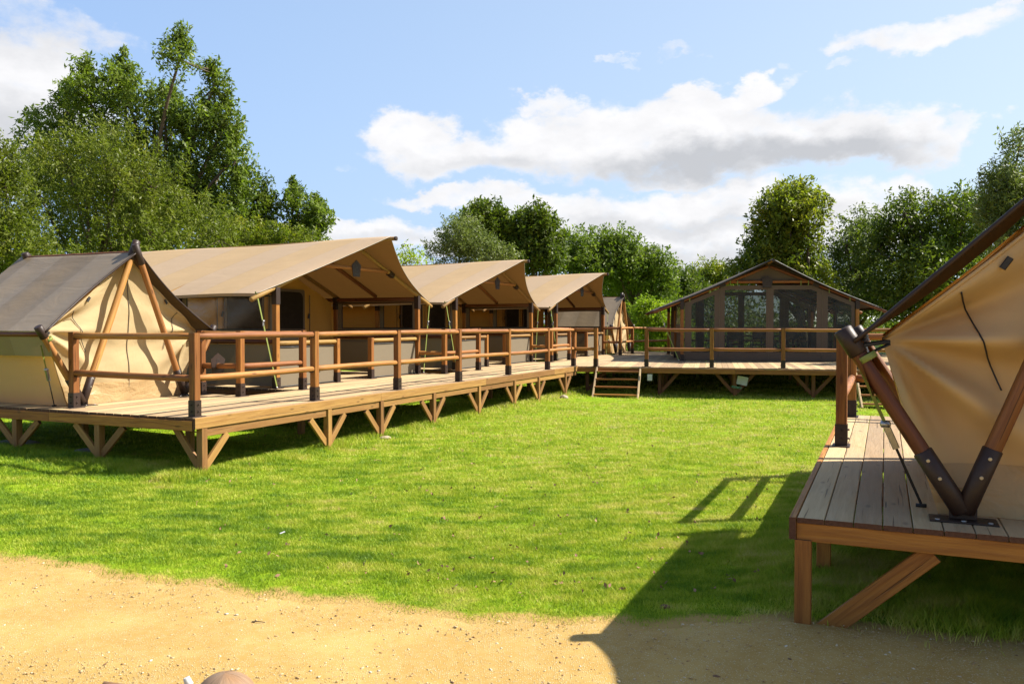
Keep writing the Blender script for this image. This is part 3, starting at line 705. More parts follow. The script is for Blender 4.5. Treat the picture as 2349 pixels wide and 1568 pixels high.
# ------------------------------------------------------------------ big safari tents
def plaque(root, loc, s=1.0):
    x, y, z = loc; q = MB()
    q.poly([(x + a * s, y, z + b * s) for a, b in ((0, .16), (.15, .06), (.11, -.17), (-.11, -.17), (-.15, .06))], th=.012, nrm=(0, 1, 0))
    o = q.build('plaque', M['steel'], root)
    k = MB()
    for a, b, w, h in ((0, .055, .05, .012), (-.025, .03, .012, .05), (.025, .03, .012, .05), (0, .0, .09, .01), (-.05, -.04, .012, .05), (.05, -.04, .012, .05), (0, -.065, .11, .01), (0, -.12, .13, .02)):
        k.box((x + (a - w / 2) * s, y - .003, z + (b - h / 2) * s), (x + (a + w / 2) * s, y - .0005, z + (b + h / 2) * s), bev=.0005)
    k.build('emblem', M['furn'], o)
def safari(label, loc, rz, closed=False, over=.8, scale=1.0, group='big tan safari tents along the left deck', eave=2.84, ez=1.61, depth=6.6):
    root = thing('safari_tent', label, 'tent', (*loc, DZ), rz, group, scale)
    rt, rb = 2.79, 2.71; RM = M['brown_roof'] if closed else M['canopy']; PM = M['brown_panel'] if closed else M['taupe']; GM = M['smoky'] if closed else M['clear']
    def can(u, v):
        s = u * 2 - 1; a = abs(s)
        yf = -over * (1 - a) + over * .16 * math.sin(math.pi * a)
        y = yf + (depth - yf) * (v ** 1.3)
        top = rt + (rb - rt) * v + .03 * math.sin(3 * math.pi * v) * .4
        sag = .05 * math.exp(-v * 14) + .008
        z = ez + (top - ez) * (1 - a) - sag * math.sin(math.pi * a) ** 1 + .015 * math.sin(v * 9) * a
        e = eave - .10 * math.sin(math.pi * min(1, v)) * (a ** 4)
        lip = 0
        return (s * e, y, z)
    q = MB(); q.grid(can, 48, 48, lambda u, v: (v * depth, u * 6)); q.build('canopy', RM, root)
    # hem flaps along both eaves
    for s in (0, 1):
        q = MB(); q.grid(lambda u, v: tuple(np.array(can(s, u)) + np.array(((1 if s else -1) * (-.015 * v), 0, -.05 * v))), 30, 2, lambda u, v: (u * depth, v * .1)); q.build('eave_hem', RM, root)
    q = MB(); pts = [can(i / 60, 0) for i in range(61)]
    q.tube([np.array(p) + (0, -.004, -.012 if closed else 0) for p in pts], .022 if closed else .006)
    q.build('edge_trim', M['black'] if closed else M['trim'], root)
    q = MB(); q.log((0, -over - .13, rt - .045), (0, depth + .1, rb - .045), .038, tone=.4); q.build('ridge_pole', M['pale'], root)
    q = MB(); q.log((0, -over - .15, rt - .045), (0, -over - .10, rt - .045), .043); q.build('pole_cap', M['steel'], root)
    sl_ = (rt - .15 - (ez - .075)) / (eave + .08)
    def raf(x): return rt - .165 - sl_ * abs(x)
    for y in (0, 1.1, 2.2, 4.3, depth - .1):
        for s in (-1, 1):
            if y == 1.1 and False: continue
            q = MB(); q.log((s * .03, y, raf(0)), (s * (eave + .13 if y in (0, 2.2) or y > 4 else 2.36), y, raf(eave + .13 if y in (0, 2.2) or y > 4 else 2.36)), .042, seg=12, rings=8)
            o = q.build('rafter', M['dark_pole'] if (y == 1.1 or closed) else M['pale'], root)
            if y == 0:
                k = MB(); xx = 1.28; k.beam((s * (xx - .1), y, raf(xx - .1)), (s * (xx + .06), y, raf(xx + .06)), .1, .1); k.build('bracket', M['steel'], o)
    q = MB(); q.log((-1.2, 0, 2.2), (1.2, 0, 2.2), .04); q.build('collar_beam', M['rail'], root)
    if closed:
        for s in (-1, 1):
            for x in (.85, 1.05, 1.6, 2.15):
                z = 2.2 if x < 1.2 else raf(x); q = MB(); q.box((s * x - .012, -.05, z - .10), (s * x + .012, -.044, z + .03), bev=.001); q.build('tie', M['lime'], root)
    plaque(root, (-.05, -.055, 2.2))
    pw = 2.355
    for s in (-1, 1):
        q = MB(); q.log((s * pw, -.02, 1.66), (s * pw, depth - .1, 1.66), .045); q.build('eave_purlin', M['dark_pole'], root)
        q = MB(); q.log((s * (pw - .06), 0.05, 1.59), (s * (pw - .06), 2.2, 1.59), .016, seg=8); q.build('curtain_rod', M['steel'], root)
        for y in (0, 2.2, depth - .15):
            q = MB(); q.beam((s * pw, y, .02), (s * pw, y, 1.50), .09, .09, up=(0, 1, 0)); o = q.build('post', M['post'], root)
            k = MB(); k.box((s * pw - .054, y - .054, 1.44), (s * pw + .054, y + .054, 1.73)); k.build('post_cap', M['steel'], o)
            k = MB(); k.box((s * pw - .054, y - .054, .006), (s * pw + .054, y + .054, .19)); k.box((s * pw - .1, y - .08, 0), (s * pw + .1, y + .08, .008))
            for z in (.05, .14): k.log((s * pw, y - .056, z), (s * pw, y - .07, z), .009, seg=6, rings=1)
            k.build('post_shoe', M['steel'], o)
        # side panels of the porch
        q = MB(); q.grid(lambda u, v: (s * (pw - .02) + .006 * math.sin(v * 9), .06 + 2.08 * u, .03 + .72 * v), 12, 6, lambda u, v: (u * 2, v)); q.build('side_panel', PM, root)
        q = MB(); q.log((s * pw, .05, .80), (s * pw, 2.15, .80), .04); q.build('side_rail', M['dark_pole'], root)
        fr = MB()
        fr.box((s * pw - .006, .055, .86), (s * pw + .006, 2.14, 1.0)); fr.box((s * pw - .006, .055, 1.003), (s * pw + .006, .12, 1.59)); fr.box((s * pw - .006, 2.03, 1.003), (s * pw + .006, 2.14, 1.59))
        o = fr.build('window_frame', M['mesh' if False else 'taupe'], root)
        k = MB()
        for (a0, a1, z0, z1) in ((.12, 2.03, 1.0, 1.02), (.12, 2.03, 1.575, 1.595), (.12, .135, 1.02, 1.575), (2.015, 2.03, 1.02, 1.575)): k.box((s * pw - .009, a0, z0), (s * pw + .009, a1, z1), bev=.001)
        k.build('window_border', M['black'], o)
        q = MB(); q.grid(lambda u, v: (s * pw + .004 * math.sin(u * 11 + v * 5), .13 + 1.89 * u, 1.01 + .575 * v), 14, 6, lambda u, v: (u * 1.9, v * .6)); q.build('window_pane', GM, o)
        # guy strap
        q = MB(); a0 = np.array((s * (eave + .0), -.03, ez - .06)); a1 = np.array((s * (pw + .10), -.10, .03))
        q.beam(a0, a1, .03, .003, up=(0, -1, 0)); q.beam(a0 + (.0, .05, .09), a0, .03, .003, up=(s, 0, 0)); o = q.build('guy_strap', M['lime'], root)
        k = MB(); c_ = a0 * .72 + a1 * .28; k.beam(c_ + (0, 0, .05), c_ - (0, 0, .05), .035, .02, up=(0, -1, 0)); k.log(c_ + (-.02, -.015, .03), c_ + (.02, -.015, .03), .012, seg=8, rings=1); k.build('ratchet', M['zinc'], o)
        k = MB(); k.log(a1 + (-.02, 0, 0), a1 + (.02, 0, -.01), .014, seg=8, rings=1); k.build('ring', M['zinc'], o)
    if not closed:
        for (x0, x1, hp) in ((-pw + .05, -.68, -.63), (.565, pw - .05, .515)):
            q = MB(); q.box((hp - .045, -.045, .02), (hp + .045, .045, .83)); o = q.build('half_post', M['post'], root)
            k = MB(); k.box((hp - .052, -.052, .006), (hp + .052, .052, .19)); k.box((hp - .1, -.08, 0), (hp + .1, .08, .008)); k.build('post_shoe', M['steel'], o)
            q = MB(); q.grid(lambda u, v: (x0 + .03 + (x1 - x0 - .06) * u, .012 + .004 * math.sin(u * 8), .03 + .68 * v), 10, 4, lambda u, v: (u * 1.6, v * .7)); o = q.build('front_panel', PM, root)
            k = MB()
            for z in (.02, .70): k.log((x0 + .02, .012, z), (x1 - .02, .012, z), .012, seg=8, rings=2)
            k.build('panel_rod', M['black'], o)
            q = MB(); q.log((x0 - .005, 0, .775), (x1 + .003, 0, .775), .038); q.build('half_rail', M['pale'], root)
    # inner tent
    yb = 2.28
    def wallpts(x0, x1, z0, z1): return [(x0, yb, z0), (x1, yb, z0), (x1, yb, z1), (x0, yb, z1)]
    def inner(u, v):
        x = (u * 2 - 1) * 2.29; top = min(1.60 + (2.29 - abs(x)) * .40, 2.50)
        return (x, yb + .02 * math.sin(u * 23) * v * (1 - v) * 2 + .012 * math.sin(u * 40 + v * 7), top * v)
    if not closed:
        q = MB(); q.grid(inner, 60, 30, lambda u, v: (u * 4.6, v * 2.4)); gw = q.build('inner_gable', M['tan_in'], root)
        def rnd(x0, x1, z0, z1, r, y, th):
            p = [(x0, y, z0), (x1, y, z0)]
            for k in range(7): t = k / 6 * math.pi / 2; p.append((x1 - r + r * math.cos(t), y, z1 - r + r * math.sin(t)))
            for k in range(7): t = math.pi / 2 + k / 6 * math.pi / 2; p.append((x0 + r + r * math.cos(t), y, z1 - r + r * math.sin(t)))
            return p
        for (x0, x1) in ((.36, 1.20), (-1.12, -.12)):
            q = MB(); q.poly(rnd(x0 - .07, x1 + .07, .93, 1.86, .05, yb - .036, 0), th=.008, nrm=(0, 1, 0)); o = q.build('mesh_surround', M['brown_panel'], gw)
            q = MB(); q.poly(rnd(x0, x1, 1.0, 1.80, .14, yb - .042, 0), th=.004, nrm=(0, 1, 0)); q.build('mesh_window', M['mesh_dark'], o)
        q = MB(); q.box((.25, yb - .04, .05), (1.25, yb - .032, .90)); q.build('door_panel', PM, gw)
        q = MB()
        for x in (1.45, .09, -1.37): q.box((x - .008, yb - .034, .1), (x + .008, yb - .024, 1.75), bev=.001)
        q.build('zip', M['zip'], gw)
        q = MB()
        for x, z in ((1.40, 1.28), (.55, 2.0), (-1.25, 1.30)): q.beam((x - .02, yb - .045, z - .05), (x + .02, yb - .045, z + .05), .05, .02, up=(0, 1, 0))
        q.build('buckle', M['black'], gw)
        for s in (-1, 1):
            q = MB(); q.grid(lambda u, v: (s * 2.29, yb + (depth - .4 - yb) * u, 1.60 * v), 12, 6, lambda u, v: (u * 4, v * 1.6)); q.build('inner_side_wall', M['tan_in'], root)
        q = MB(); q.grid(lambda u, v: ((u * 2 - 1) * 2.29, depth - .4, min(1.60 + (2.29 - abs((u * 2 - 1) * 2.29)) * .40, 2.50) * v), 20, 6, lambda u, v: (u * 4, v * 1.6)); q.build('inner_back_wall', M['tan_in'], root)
    else:
        # enclosed front: taupe bands with clear vinyl panes between them
        rl = lambda x: min(1.62 + (2.29 - abs(x)) * .42, 2.10)
        xs = [(-2.29, -2.10), (-1.47, -1.19), (-.07, .13), (1.28, 1.58), (2.2, 2.29)]
        for y, nm in ((-.005, 'front_curtain'), (depth - .3, 'rear_curtain')):
            q = MB()
            for x0, x1 in xs: q.poly([(x0, y, .02), (x1, y, .02), (x1, y, rl(x1)), (x0, y, rl(x0))], th=.01, nrm=(0, 1, 0))
            for (x0, x1) in zip([x[1] for x in xs[:-1]], [x[0] for x in xs[1:]]):
                q.poly([(x0, y, .02), (x1, y, .02), (x1, y, .25), (x0, y, .25)], th=.01, nrm=(0, 1, 0))
                n = 8
                for i in range(n):
                    a, b_ = x0 + (x1 - x0) * i / n, x0 + (x1 - x0) * (i + 1) / n
                    q.poly([(a, y, rl(a) - .12), (b_, y, rl(b_) - .12), (b_, y, rl(b_)), (a, y, rl(a))], th=.01, nrm=(0, 1, 0))
            o = q.build(nm, PM, root)
            for (x0, x1) in zip([x[1] for x in xs[:-1]], [x[0] for x in xs[1:]]):
                k = MB(); k.grid(lambda u, v: (x0 - .01 + (x1 - x0 + .02) * u, y + .004 + .012 * math.sin(u * 7 + v * 4) * math.sin(math.pi * u), .24 + (rl(x0 + (x1 - x0) * u) - .35) * v), 16, 16, lambda u, v: (u * (x1 - x0) + x0, v * 2)); k.build('clear_pane', GM, o)
            k = MB()
            for x in (-1.33, -.0, 1.43): k.box((x - .006, y - .008, .05), (x + .006, y - .001, 2.0), bev=.001)
            k.build('zip', M['zip'], o)
        q = MB(); q.poly([(-1.30, .05, 2.20), (1.30, .05, 2.20), (0, .05, 2.73)], th=.01, nrm=(0, 1, 0)); q.build('gable_panel', PM, root)
        for s in (-1, 1):
            q = MB(); q.grid(lambda u, v: (s * 2.29, 2.2 + (depth - 2.5) * u, .8 * v + .02), 8, 4, lambda u, v: (u * 4, v)); q.build('side_wall', PM, root)
    return root
def tloc(a, b): return W(a, b)
safari('nearest and biggest tan safari tent, directly right of the near small tent', tloc(6.215, 2.03), RA)
safari('second tan safari tent, between the biggest one and the farthest one', tloc(12.6, 1.98), RA)
safari('third tan safari tent, smallest and farthest of the row of three', tloc(18.85, 1.8), RA)
safari('enclosed brown safari tent with clear windows, facing the lawn from the back deck', (7.6, 24.55), R(-6.5), True, .5, 1.07, None, 3.0, 1.47, 5.2)

# ------------------------------------------------------------------ small A-frame tents
def aframe(label, loc, rz, depth=2.35, tz=2.2, amp=.10, pm='pole', belly=.03, gt=2.07):
    root = thing('a_frame_tent', label, 'tent', (*loc, DZ), rz, 'small A-frame pole tents')
    PXX, EX, EZ_, TZ = .885, 1.44, .95, tz
    def pole(a, b, s0, s1, nm='pole', mt='pale', r=.045):
        a, b = np.array(a), np.array(b); d = (b - a) / np.linalg.norm(b - a)
        q = MB(); q.log(a, b, r, seg=14, rings=8, rough=.04); o = q.build(nm, M[mt], root)
        if s0: k = MB(); k.log(a - d * .015, a + d * s0, r + .009, seg=16, rings=1, rough=0); k.build('sleeve', M['steel'], o)
        if s1: k = MB(); k.log(b - d * s1, b + d * .03, r + .009, seg=16, rings=1, rough=0); k.build('sleeve', M['steel'], o)
        k = MB(); sdv = np.array((0, -1.0, 0))
        for t in (s0 * .55, s0 * .85):
            if s0: c = a + d * t + sdv * (r + .008); k = MB(); k.log(c, c + sdv * .006, .011, seg=8, rings=1, rough=0); k.build('screw', M['bolt'], o)
        return o
    for y, mt in ((0, pm), (depth, 'dark_pole')):
        for s in (-1, 1):
            dy = .045 if s < 0 else -.03
            pole((s * (PXX + .01), y, .06), (s * (EX + .07), y, EZ_ + .10), .38, .15 if y == 0 else .1, 'outer_leg', mt)
            pole((s * (PXX - .01), y + dy * .2, .06), (s * .0 - s * (.03 if s > 0 else .05), y + dy, TZ + ((.02 if s > 0 else .08) if y == 0 else -.02)), .38, .28 if y == 0 else .12, 'inner_leg', mt)
            q = MB(); q.box((s * PXX - .17, y - .085, 0), (s * PXX + .17, y + .085, .009)); q.box((s * PXX - .07, y - .01, .01), (s * PXX + .07, y + .01, .14))
            o = q.build('base_plate', M['steel'], root); k = MB()
            for dx in (-.13, 0, .13): k.log((s * PXX + dx, y - .06, .008), (s * PXX + dx, y - .06, .016), .014, seg=8, rings=1, rough=0)
            k.build('bolt', M['zinc'], o)
            if y == 0:
                q = MB(); c = np.array((s * (EX - .05), 0, EZ_ - .04)); d = np.array((-(s) * .53, 0, -.85)); d /= np.linalg.norm(d)
                q.log(c - d * .015, c + d * .022, .0575, seg=20, rings=1, rough=0, e=.001); q.build('strap_band', M['lime'], root)
                q = MB(); t0 = np.array((s * (EX - .02), .09, EZ_ - .12)); t1 = np.array((s * (PXX + .20), .30, .02))
                q.beam(t0, t0 * .55 + t1 * .45, .020, .003, up=(0, -1, 0)); o = q.build('guy_strap', M['lime'], root)
                k = MB(); m0 = t0 * .60 + t1 * .40; m1 = t0 * .42 + t1 * .58; k.beam(m0, m1, .04, .03, up=(0, -1, 0)); k.log(m0 + (-.03, 0, 0), m0 + (.03, 0, 0), .022, seg=10, rings=1); k.build('ratchet', M['zinc'], o)
                k = MB(); k.beam(m1, t1, .016, .003, up=(0, -1, 0)); k.log(t1 + (-.03, 0, -.01), t1 + (.03, 0, -.01), .012, seg=8, rings=1); k.build('hook', M['black'], o)
    for s in (-1, 1):
        q = MB(); q.log((s * EX, -.02, EZ_ + .02), (s * EX, depth + .02, EZ_ + .02), .03); q.build('eave_pole', M['dark_pole'], root)
    q = MB(); q.log((0, -.03, TZ - .07), (0, depth + .05, TZ - .07), .03); q.build('ridge_pole', M['dark_pole'], root)
    # outer fly
    def fly(u, v):
        s = u * 2 - 1; a = abs(s); y0 = -.05 + .10 * math.sin(math.pi * a); y = y0 + (depth + .1 - y0) * v
        w_ = min(1, v / .35); w_ = w_ * w_ * (3 - 2 * w_); sag = (.02 + belly * w_) * math.sin(math.pi * a) ** .8 * (1 - .5 * v) + .010 * math.sin(v * 21 + s) * math.sin(math.pi * a)
        return (s * (EX + .015), y, EZ_ + .065 + (TZ - .04 - EZ_ - .065) * (1 - a) - sag)
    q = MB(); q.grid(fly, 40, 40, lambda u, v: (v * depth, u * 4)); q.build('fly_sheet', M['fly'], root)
    q = MB(); pts = [np.array(fly(i / 40, 0)) for i in range(41)]
    q.tube([p + (0, -.002, -.012) for p in pts], .014)
    q.build('fly_edge', M['steel'], root)
    for s in (0, 1):
        sg = 1 if s else -1
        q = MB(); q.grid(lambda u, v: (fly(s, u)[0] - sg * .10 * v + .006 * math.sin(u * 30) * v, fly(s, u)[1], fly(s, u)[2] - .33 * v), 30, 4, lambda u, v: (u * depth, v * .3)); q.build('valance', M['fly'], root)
    # inner tent: gables pulled tight towards the elbows
    def hw(z): return 1.0 + .31 * z if z < 1 else 1.31 * (1 - (z - 1) / (gt - 1)) - .05 * math.sin(math.pi * (z - 1) / (gt - 1))
    def gab(y, sg):
        def f(u, v):
            z = gt * v; x = (u * 2 - 1) * max(hw(z), .004); dy = 0
            for s in (-1, 1):
                dx_, dz_ = s * 1.31 - x, z - 1.0; r_ = math.hypot(dx_, dz_); th = math.atan2(dz_, s * dx_)
                env = (1 - math.exp(-r_ * 7)) * math.exp(-r_ * 1.55) * math.exp(-(abs(th) / 1.5) ** 4)
                dy += amp * env * math.sin(th * 9.5 + .6 + .7 * math.sin(r_ * 3)) * min(1, r_ * 2.2) + amp * .2 * env * math.sin(th * 21 + 1.2 + r_) * min(1, r_ * 3)
                dy += -.05 * math.exp(-r_ * 2.2)
            dy += .018 * math.sin(x * 5 + z * 2.3) * math.sin(z * 2.9) + .012 * math.sin(x * 11 - z * 3)
            dy *= min(1, (gt - z) * 2) * min(1, z * 3 + .2)
            return (x, y + sg * (-dy), z + .003)
        return f
    for y, sg in ((.17, 1), (depth - .17, -1)):
        f = gab(y, sg)
        q = MB(); q.grid(f, 90, 90, lambda u, v: (u * 2.4 + 3, v * 2)); o = q.build('gable_wall', M['tan'], root)
        k = MB(); k.tube([np.array(f(0 if i < 20 else 1, 1.004 / gt + (.995 - 1.004 / gt) * (i / 20 if i < 20 else (40 - i) / 20))) + (0, -sg * .006, .004) for i in range(41)], .011); k.build('gable_hem', M['tan'], o)
        def sk(u, v): p = np.array(f(u, v * .135)); return (p[0], p[1] - sg * (.008 + .012 * (1 - v) + .006 * math.sin(u * 37) * (1 - v)), p[2])
        q = MB(); q.grid(sk, 80, 8, lambda u, v: (u * 2.2, v * .3)); q.build('skirt', M['skirt'], o)
        if sg == 1:
            q = MB()
            for i in range(30):
                v0, v1 = i / 30 * .93, (i + 1) / 30 * .93; q.beam(np.array(f(.5, v0)) + (0, -.008, 0), np.array(f(.5, v1)) + (0, -.008, 0), .012, .006, up=(0, 1, 0))
            q.build('zip', M['zip'], o)
            for s in (-1, 1):
                def at_(x, z): 
                    z_ = z / gt; return np.array(f((x / hw(z) + 1) / 2, z_)) + (0, -.016, 0)
                q = MB(); P_ = [at_(s * (.90 - .22 * t), 1.28 - .56 * t) for t in np.linspace(0, 1, 13)]
                for a_, b_ in zip(P_[:-1], P_[1:]): q.beam(a_, b_, .009, .008, up=(0, 1, 0))
                q.build('flap_cord', M['black'], o)
                q = MB(); c = at_(s * .68, 1.44); q.beam(c + (-s * .02, -.004, .03), c + (s * .02, -.004, -.03), .036, .018, up=(0, 1, 0), bev=.006); q.build('buckle', M['black'], o)
    for s in (-1, 1):
        q = MB(); q.grid(lambda u, v: (s * (1.0 + .31 * v) + .02 * math.sin(u * 9) * math.sin(math.pi * v), .17 + (depth - .34) * u, 1.0 * v + .003), 24, 10, lambda u, v: (u * 2, v)); q.build('side_wall', M['tan'], root)
        q = MB(); q.grid(lambda u, v: (s * max(hw(1 + (gt - 1) * v), .002), .17 + (depth - .34) * u, 1.0 + (gt - 1) * v), 12, 10, lambda u, v: (u * 2, v)); q.build('inner_roof', M['tan'], root)
    q = MB(); ww = []
    for s in (-1, 1): q.beam((s * 1.28, .15, 1.0), (s * (EX - .02), .02, EZ_ + .03), .05, .022); q.beam((s * 1.27, .13, .985), (s * (EX - .04), .05, EZ_ - .03), .03, .012)
    q.build('elbow_tie', M['black'], root)
    return root
aframe('small A-frame tent with grey fly at the near left corner of the left deck', W(1.265, 2.38), RA)
aframe('large close-up A-frame tent with creased tan gable on the right deck', W(-2.16, -8.765), RA - math.pi / 2, 2.35, 2.41, .26, 'dark_pole', .13, 2.17)
aframe('far small A-frame tent beyond the row of three big tan tents', W(23.5, 1.75), RA)

# ------------------------------------------------------------------ trees
def leaves(cent, sig, per, size, asp=.42, droop=0.0, dirs=None, shoot=0.0):
    n = len(cent) * per; c = np.repeat(cent, per, 0); sg = np.repeat(sig, per, 0)
    if dirs is None: p = c + rng.normal(0, 1, (n, 3)) * sg * .55
    else:
        t_ = rng.random((n, 1)); dd = np.repeat(dirs, per, 0)
        p = c + rng.normal(0, 1, (n, 3)) * sg * .52 * (1.05 - .85 * t_) + dd * t_ * shoot
    d = rng.normal(0, 1, (n, 3)); d[:, 2] -= droop; d /= np.linalg.norm(d, axis=1)[:, None]
    r = rng.normal(0, 1, (n, 3)); r[:, 2] += 1.0; s = np.cross(d, r); s /= np.linalg.norm(s, axis=1)[:, None] + 1e-9
    L = size * (.6 + .8 * rng.random(n))[:, None]; w = L * asp * .5
    nr = np.cross(d, s) * L * .12
    v = np.empty((n, 4, 3)); v[:, 0] = p; v[:, 1] = p + d * L * .5 + s * w + nr; v[:, 2] = p + d * L; v[:, 3] = p + d * L * .5 - s * w + nr
    f = np.arange(n * 4).reshape(n, 4)
    t = np.clip(np.repeat(rng.random(len(cent)), per) * .6 + rng.random(n) * .4, 0, 1)
    return v.reshape(-1, 3), f, np.repeat(t, 4)
def tree(label, D, lobes, gm, nclump=150, per=70, leaf=.13, name='tree', cat='tree', group=None, trunk=.16, clump=.42, base=None, up=1.0, asp=.42, droop=0, forks=1, fill=.45):
    k = 1901 / D
    L = [((px - 1174.5) / k, EYE + (743 - py) / k, rx / k, ry / k) for px, py, rx, ry in lobes]
    wts = np.array([l[2] * l[3] for l in L]); wts /= wts.sum()
    cx = float(sum(w * l[0] for w, l in zip(wts, L))) if base is None else (base - 1174.5) / k
    g = float(gz(cx, D)); wid = max(l[0] + l[2] for l in L) - min(l[0] - l[2] for l in L)
    root = thing(name, label, cat, (cx, D, g), 0, group)
    cs, off, dirs_, sf = [], [], [], []
    for w, (x, z, rx, rz_) in zip(wts, L):
        if rz_ > rx * 1.35: z -= rz_ * .26 + clump * .7; rz_ *= .84
        else: z -= clump * .35
        rx *= .90; rz_ *= .90
        n = max(8, int(nclump * 2.7 * w)); ry_ = max(rx, min(rz_, wid * .25)); dy0 = rng.normal(0, wid * .10)
        u = rng.normal(0, 1, (n, 3)); u /= np.linalg.norm(u, axis=1)[:, None]; r = rng.random(n)[:, None] ** fill
        ph_ = rng.random(6) * 6
        lump = 1 + .20 * np.sin(u[:, 0] * 5 + ph_[0]) * np.sin(u[:, 2] * 5 + ph_[1]) + .16 * np.sin(u[:, 0] * 9 + u[:, 1] * 4 + ph_[2]) * np.cos(u[:, 2] * 8 + ph_[3])
        loc_ = u * r * lump[:, None]
        if rz_ > rx * 1.35:
            tt = np.clip((loc_[:, 2:] + 1) / 2, 0, 1); loc_[:, :2] *= 1.25 * (1 - .82 * tt)
        q = loc_ * (rx, ry_, rz_) + (x - cx, dy0, z - g)
        sf.append(np.ones(n))
        dr = u * .8 + np.array((0, 0, .55)) * (1.8 if rz_ > rx * 1.35 else 1); dr /= np.linalg.norm(dr, axis=1)[:, None]; dirs_.append(dr)
        cs.append(q); off.append((x - cx, dy0, z - g))
        if rz_ > rx * 1.35 and gm in ('ash', 'dark', 'grey'):
            m = 9; h_ = np.linspace(.45, 1.02, m); e_ = np.stack([x - cx + rng.normal(0, .12, m) * rx, dy0 + rng.normal(0, .12, m) * rx, z - g + h_ * rz_], 1)
            cs.append(e_); dirs_.append(np.tile((0.0, 0, 1.0), (m, 1)) + rng.normal(0, .15, (m, 3))); sf.append(np.linspace(.75, .28, m))
    cs = np.concatenate(cs); cs[:, 2] = np.maximum(cs[:, 2], .25)
    sg = np.full((len(cs), 3), clump) * (.7 + .7 * rng.random((len(cs), 1))) * np.concatenate(sf)[:, None]; sg[:, 2] *= up
    v, f, t = leaves(cs, sg * .72, max(10, int(per * .52)), leaf * 1.08, asp, droop, np.concatenate(dirs_), clump * 1.5)
    q = MB(); zt = min(o[2] for o in off); top = max(o[2] for o in off)
    for fk in range(forks):
        b0 = np.array((rng.normal(0, .15 * (forks > 1)), rng.normal(0, .1), -.1)); mid = np.array((rng.normal(0, .25), rng.normal(0, .2), top * .45)); tp = np.array((rng.normal(0, .4), 0, top * .85))
        q.log(b0, mid, trunk, trunk * .6, seg=9, rings=5, rough=.1, bend=.06); q.log(mid, tp, trunk * .6, trunk * .15, seg=7, rings=5, rough=.1, bend=.1)
    for o in off:
        o = np.array(o); s0 = np.array((rng.normal(0, .1), rng.normal(0, .1), min(max(.5, o[2] * .45), top * .5)))
        q.log(s0, o, trunk * .42, trunk * .14, seg=6, rings=4, rough=.1, bend=.15 * (1 + rng.random()))
        idx = np.argsort(((cs - o) ** 2).sum(1))[:60]
        for j in rng.choice(idx, min(7, len(idx)), replace=False): q.log(o, cs[j], trunk * .13, trunk * .03, seg=5, rings=2, rough=0, bend=.05)
    q.build('trunk', M['bark'], root)
    link('crown', npmesh('crown', v, f, G[gm], t), root)
    return root
TG = 'trees and bushes behind the tents'
tree('tallest tree at the left, a dark green ash with several upright tops', 31, [(150, 220, 34, 62), (215, 190, 30, 80), (292, 168, 32, 64), (300, 240, 75, 80), (350, 198, 26, 56), (385, 222, 40, 60), (450, 135, 30, 60), (455, 240, 58, 80), (495, 175, 24, 50),
     (520, 250, 28, 60), (540, 330, 28, 60), (480, 390, 76, 80), (400, 360, 90, 80), (330, 440, 120, 100), (160, 400, 90, 80), (115, 280, 36, 28), (240, 330, 100, 70), (545, 420, 26, 60), (500, 490, 60, 70), (120, 300, 30, 20), (410, 480, 90, 80)], 'ash', 560, 62, .17, trunk=.3, clump=.40, up=1.35, group=TG, asp=.34, droop=.3)
tree('broad olive-green willow in front of the tall ash at the left', 26, [(60, 430, 80, 100), (150, 370, 90, 80), (320, 560, 200, 60), (60, 570, 120, 70), (230, 360, 70, 80), (300, 400, 80, 100), (370, 430, 70, 90), (440, 470, 60, 90), (280, 500, 150, 80), (120, 510, 120, 80), (500, 540, 50, 50), (380, 545, 120, 40), (200, 570, 160, 50)], 'olive', 560, 62, .12, trunk=.16, clump=.40, forks=3, group=TG, asp=.3)
tree('dark bush at the far left edge behind the grey fly sheet', 22, [(10, 370, 40, 70), (5, 470, 60, 80), (30, 560, 70, 60), (-80, 420, 80, 140), (100, 590, 90, 40)], 'olive', 260, 60, .10, 'bush', 'bush', TG, trunk=.1, forks=3, clump=.36)
tree('slim dark tree just right of the tall ash', 33, [(590, 430, 26, 24), (610, 480, 30, 34), (575, 500, 30, 44), (600, 530, 40, 30)], 'dark', 90, 55, .15, group=TG, clump=.36)
tree('spiky young tree above the biggest tent roof', 33, [(672, 430, 9, 28), (688, 470, 24, 24), (722, 465, 12, 24), (735, 500, 24, 26), (700, 520, 44, 30), (672, 520, 22, 30)], 'ash', 110, 48, .15, group=TG, clump=.28, up=1.3)
tree('low yellowish shrub behind the biggest tent roof', 29, [(600, 545, 70, 30), (530, 555, 60, 36), (680, 550, 50, 20)], 'yellow', 130, 55, .11, 'bush', 'bush', TG, trunk=.08, clump=.32)
tree('sparse wispy bush between the first two big tents', 26, [(938, 590, 18, 22), (965, 598, 20, 16), (925, 600, 16, 20)], 'light', 26, 22, .09, 'bush', 'bush', TG, trunk=.05, clump=.24, up=1.4)
tree('grey-green willow shrub rising behind the second big tent', 30, [(1060, 545, 44, 44), (1020, 580, 34, 24), (1100, 580, 50, 34), (1140, 590, 36, 30)], 'grey', 170, 60, .10, 'bush', 'bush', TG, trunk=.1, clump=.32, asp=.3)
tree('dark glossy tree with a leaning top behind the willow shrub', 36, [(1122, 490, 22, 20), (1105, 505, 40, 30), (1150, 520, 32, 34), (1165, 560, 30, 40), (1095, 540, 40, 34)], 'dark', 150, 60, .17, group=TG, clump=.42)
tree('round-topped dark green tree between the second and third big tents', 36, [(1230, 495, 18, 18), (1205, 520, 34, 30), (1255, 530, 26, 30), (1225, 570, 50, 50), (1262, 570, 24, 34), (1190, 580, 20, 40)], 'dark', 190, 64, .17, group=TG, clump=.42)
